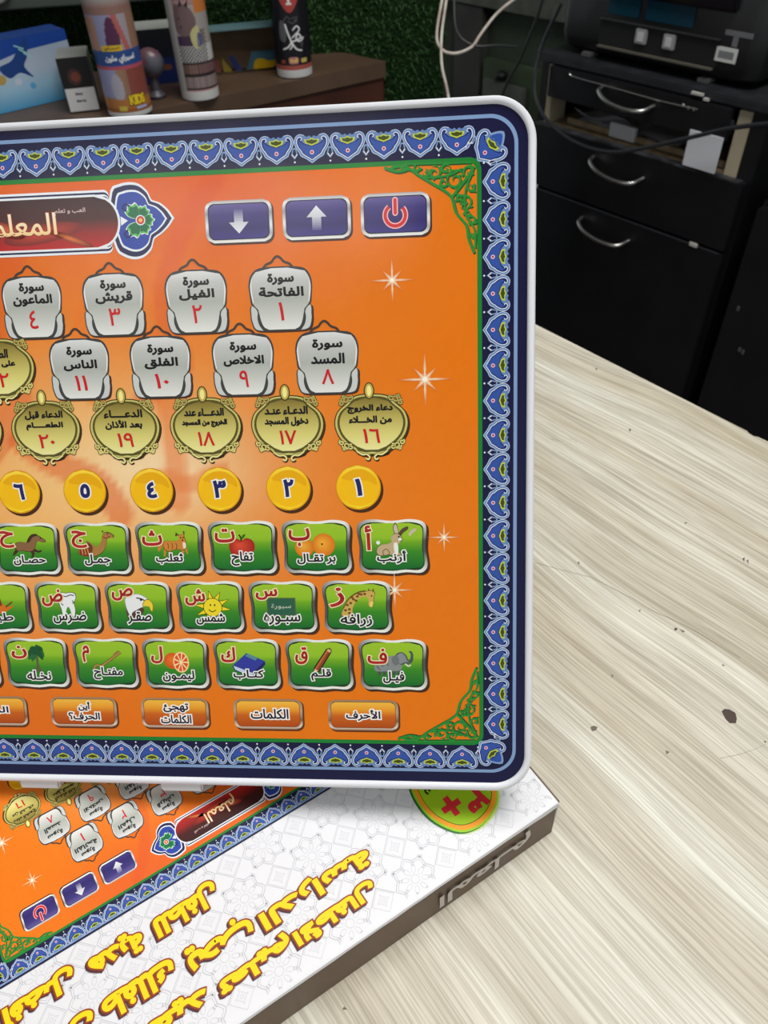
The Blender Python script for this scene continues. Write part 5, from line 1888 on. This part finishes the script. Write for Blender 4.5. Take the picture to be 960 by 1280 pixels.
c2 = spray_can('tall spray can with a checkered picture and white rim, middle of the three', -.238, 1.203, .0262, .200, paint2, .19, .0125)
s = Sheet()
for i in range(-6, 7):
    for j in range(16):
        x, y = i * 4.6 - 1 + (j % 2) * 2.3, 65 + j * 3.1
        if (-18 < x < 14 and y < 90) or (2 < x < 20 and y < 112):
            s.poly([(x - 1.9, y), (x, y - 1.5), (x + 1.9, y), (x, y + 1.5)], S(28, 26, 28), 0)
wrap_art(c2, .0262, s, 'checker_print', fit='c2')
s = Sheet()
s.sm([(2, 90), (9, 84), (13, 98), (12, 118), (5, 116), (0, 106)], S(190, 184, 130), .05)
s.sm([(8, 88), (15, 92), (15, 104), (10, 108)], S(86, 90, 130), .1)
for p in ([(-10, 148), (-6, 160), (-4, 150)], [(-2, 150), (4, 158), (2, 146)], [(-12, 118), (-9, 121), (-10, 115)], [(-13, 132), (-10, 133), (-12, 129)]): s.poly(p, S(60, 40, 44), .05)
wrap_art(c2, .0262, s, 'small_print', fit='c2')


def paint3(x, z):
    z /= .80
    if z < 22: return S(168, 84, 76)
    return S(24, 24, 30)


c3 = spray_can('black spray can with white calligraphy and red shield, rightmost of the three', -.110, 1.300, .0265, .21, paint3, .09, .0115)
s = Sheet()
s.poly(smooth([(-15, 160), (-16, 135), (-11, 118), (0, 104), (11, 118), (16, 135), (15, 160)], 3), S(176, 70, 66), 0)
s.poly(rrect(0, 132, 3.4, 30, .8), S(230, 224, 220), .1)
s.poly(rrect(0, 118, 8, 3, .8), S(230, 224, 220), .1)
wrap_art(c3, .0265, s, 'shield_emblem', fit='c3')
s = Sheet()
s.sm([(-18, 66), (-10, 60), (-7, 76), (-9, 90), (-16, 92)], S(92, 92, 96), .05)
for p in ([(-10, 92), (-4, 100), (0, 94)], [(2, 96), (10, 98), (8, 90)], [(12, 54), (16, 60), (14, 50)], [(-4, 92), (4, 88), (8, 94)]): s.stroke(p, 1.6, S(90, 90, 94), .05)
white = S(232, 232, 232)
s.stroke(smooth([(14, 66), (10, 72), (6, 66), (10, 60), (15, 62), (18, 66)], 5, False), 2.2, white, .1)
s.stroke(smooth([(15, 66), (6, 62), (0, 60), (-6, 52), (-14, 48)], 5, False), 2.4, white, .11)
s.stroke(smooth([(-8, 88), (-5, 74), (0, 58), (6, 48), (14, 45)], 5, False), 2.4, white, .12)
s.stroke(smooth([(2, 78), (8, 84), (12, 78), (4, 70), (0, 66)], 5, False), 2.0, white, .13)
s.stroke(smooth([(-2, 62), (0, 54), (-4, 48)], 5, False), 1.8, white, .14)
wrap_art(c3, .0265, s, 'calligraphy', fit='c3')
s = Sheet()
s.poly(rrect(0, 30, 14, 11, 3), S(196, 130, 130), .05)
s.text('الهجرة', 0, 30, 11, 6.5, S(226, 196, 90), .1, .4)
s.poly(rrect(16, 29, 10, 7, 1), S(196, 176, 90), .05)
s.poly(rrect(-16, 28, 7, 6, 1), S(150, 70, 60), .05)
wrap_art(c3, .0265, s, 'small_labels', fit='c3')
# round lilac toy behind the left can
bm = bmesh.new()
bmesh.ops.create_uvsphere(bm, u_segments=24, v_segments=16, radius=.019)
bm.transform(Matrix.Translation((-.300, 1.205, SZ + .044)) @ Matrix.Scale(.8, 4, (0, 1, 0)))
o = bm_obj('round_toy', bm, mat('lilac_toy', S(88, 90, 100), .35, noise=(45, .06, S(100, 66, 74))), None, True)
bm = bmesh.new()
lathe_bm(bm, [(.012, 0), (.013, .004), (.007, .01), (.006, .030)], 20)
bm.transform(Matrix.Translation((-.300, 1.205, SZ + .0004)))
st = bm_obj('toy_stand', bm, mat('toy_stand', S(70, 66, 74), .4), o, True)
tag(o, 'small round lilac toy on a stem, peeping out right of the wide can', 'toy')

# ================================================================== ROOM BEHIND
M_FLOOR = mat('floor_tile', S(70, 66, 60), .5, noise=(3, .2, S(54, 50, 46)))
tag(boxo('floor', (-3, 3.2, -2.6, 3.6, FLOOR - .05, FLOOR), M_FLOOR, None, 0), kind='structure')
M_WALL = mat('grey_green_wall', S(64, 78, 60), .8, noise=(3, .2, S(46, 56, 46)), bump=(30, .3, .01))
MW = Matrix(((CD.x, CN.x, 0, P0.x), (CD.y, CN.y, 0, P0.y), (0, 0, 1, 0), (0, 0, 0, 1)))
tag(boxo('wall_back', (-2.2, 2.4, .62, .68, FLOOR, 1.95), M_WALL, None, 0, MW), kind='structure')
tag(boxo('ceiling', (-3, 3.2, -2.6, 3.6, 1.95, 2.0), mat('ceiling_paint', S(215, 215, 210), .9), None, 0), kind='structure')

# ledge, pillar, cupboard plinth and leads on the back wall, right of the turf
M_LEDGE = mat('grimy_ledge', S(98, 102, 92), .7, noise=(20, .2, S(66, 70, 62)))
tag(boxo('trim_1', (-1.3, -.36, .585, .62, -.152, -.09), M_LEDGE, None, .002, MW), kind='structure')
tag(boxo('trim_2', (-.825, -.715, .59, .62, FLOOR, -.155), mat('grey_pillar', S(70, 70, 66), .7, noise=(10, .2, S(52, 52, 50))), None, .002, MW), kind='structure')
o = boxo('storage_box', (-.70, -.50, .585, .616, FLOOR, -.275), mat('olive_box', S(64, 82, 54), .7, noise=(7, .2, S(48, 60, 42))), None, .004, MW)
tag(o, 'olive green box against the wall, in the gap left of the drawer cabinet', 'box')
o = boxo('grey_panel', (-.68, -.52, .568, .581, FLOOR, -.320), mat('pale_panel', S(92, 96, 92), .6, noise=(9, .2, S(70, 74, 70))), None, .003, MW)
tag(o, 'pale grey panel standing before the olive box in the gap', 'panel')


def cable(label, pts, r, m, g=None):
    bm = bmesh.new()
    tube_bm(bm, pts, r, 8, 6)
    return tag(bm_obj('cable', bm, m, None, True), label, 'cable', g)


M_WC = mat('white_cable', S(206, 202, 190), .5, noise=(40, .12, S(176, 160, 150)))
cable('white cable sagging in a loop from the top edge beside the turf wall', [(0.1348, 1.4508, 0.1149), (0.1209, 1.4285, 0.0591), (0.1121, 1.3997, 0.0293), (0.1107, 1.3857, 0.0126), (0.1181, 1.3745, 0.0024), (0.1302, 1.3708, -0.0018), (0.1460, 1.3708, -0.0014), (0.1655, 1.3764, 0.0051), (0.1767, 1.3857, 0.0163), (0.1888, 1.3969, 0.0275), (0.2065, 1.4099, 0.0423), (0.2325, 1.4257, 0.0563), (0.2790, 1.4508, 0.0777)], .0023, M_WC)
cable('white cable hanging straight down beside the turf wall edge', [(0.1321, 1.4415, 0.0963), (0.1274, 1.4276, 0.0591), (0.1190, 1.3950, 0.0256), (0.1163, 1.3718, 0.0014), (0.1172, 1.3532, -0.0190), (0.1246, 1.3253, -0.0488), (0.1274, 1.3020, -0.0897), (0.1302, 1.2927, -0.2571), (.1302, 1.2927, FLOOR + .003)], .0022, M_WC)
M_DC = mat('dark_cable', S(50, 52, 52), .5)
WP = lambda s_, y, z: MW @ Vector((s_, y, z))
cable('thin dark cable hanging on the wall left of the drawer cabinet', [WP(-.46, .555, .0), WP(-.476, .555, -.11), WP(-.53, .555, -.24), WP(-.59, .555, -.357), WP(-.61, .555, -.6), WP(-.62, .555, FLOOR + .004)], .004, M_DC)
cable('thin grey cable curving behind the white cables', [(0.1395, 1.4368, 0.0777), (0.1395, 1.4043, 0.0330), (0.1469, 1.3885, 0.0172), (0.1600, 1.3801, 0.0089), (0.1767, 1.3764, 0.0051), (0.2046, 1.3857, 0.0033), (0.2418, 1.4136, -0.0060)], .0018, M_DC)
bm = bmesh.new()
bmesh.ops.create_uvsphere(bm, u_segments=16, v_segments=10, radius=.018)
bm.transform(MW @ Matrix.Translation((-.615, .575, -.303)) @ Matrix.Scale(.7, 4, (0, 0, 1)))
tag(bm_obj('black_knob', bm, mat('black_rubber', S(16, 16, 16), .6), None, True), 'small black knob on top of the pale grey panel', 'knob')
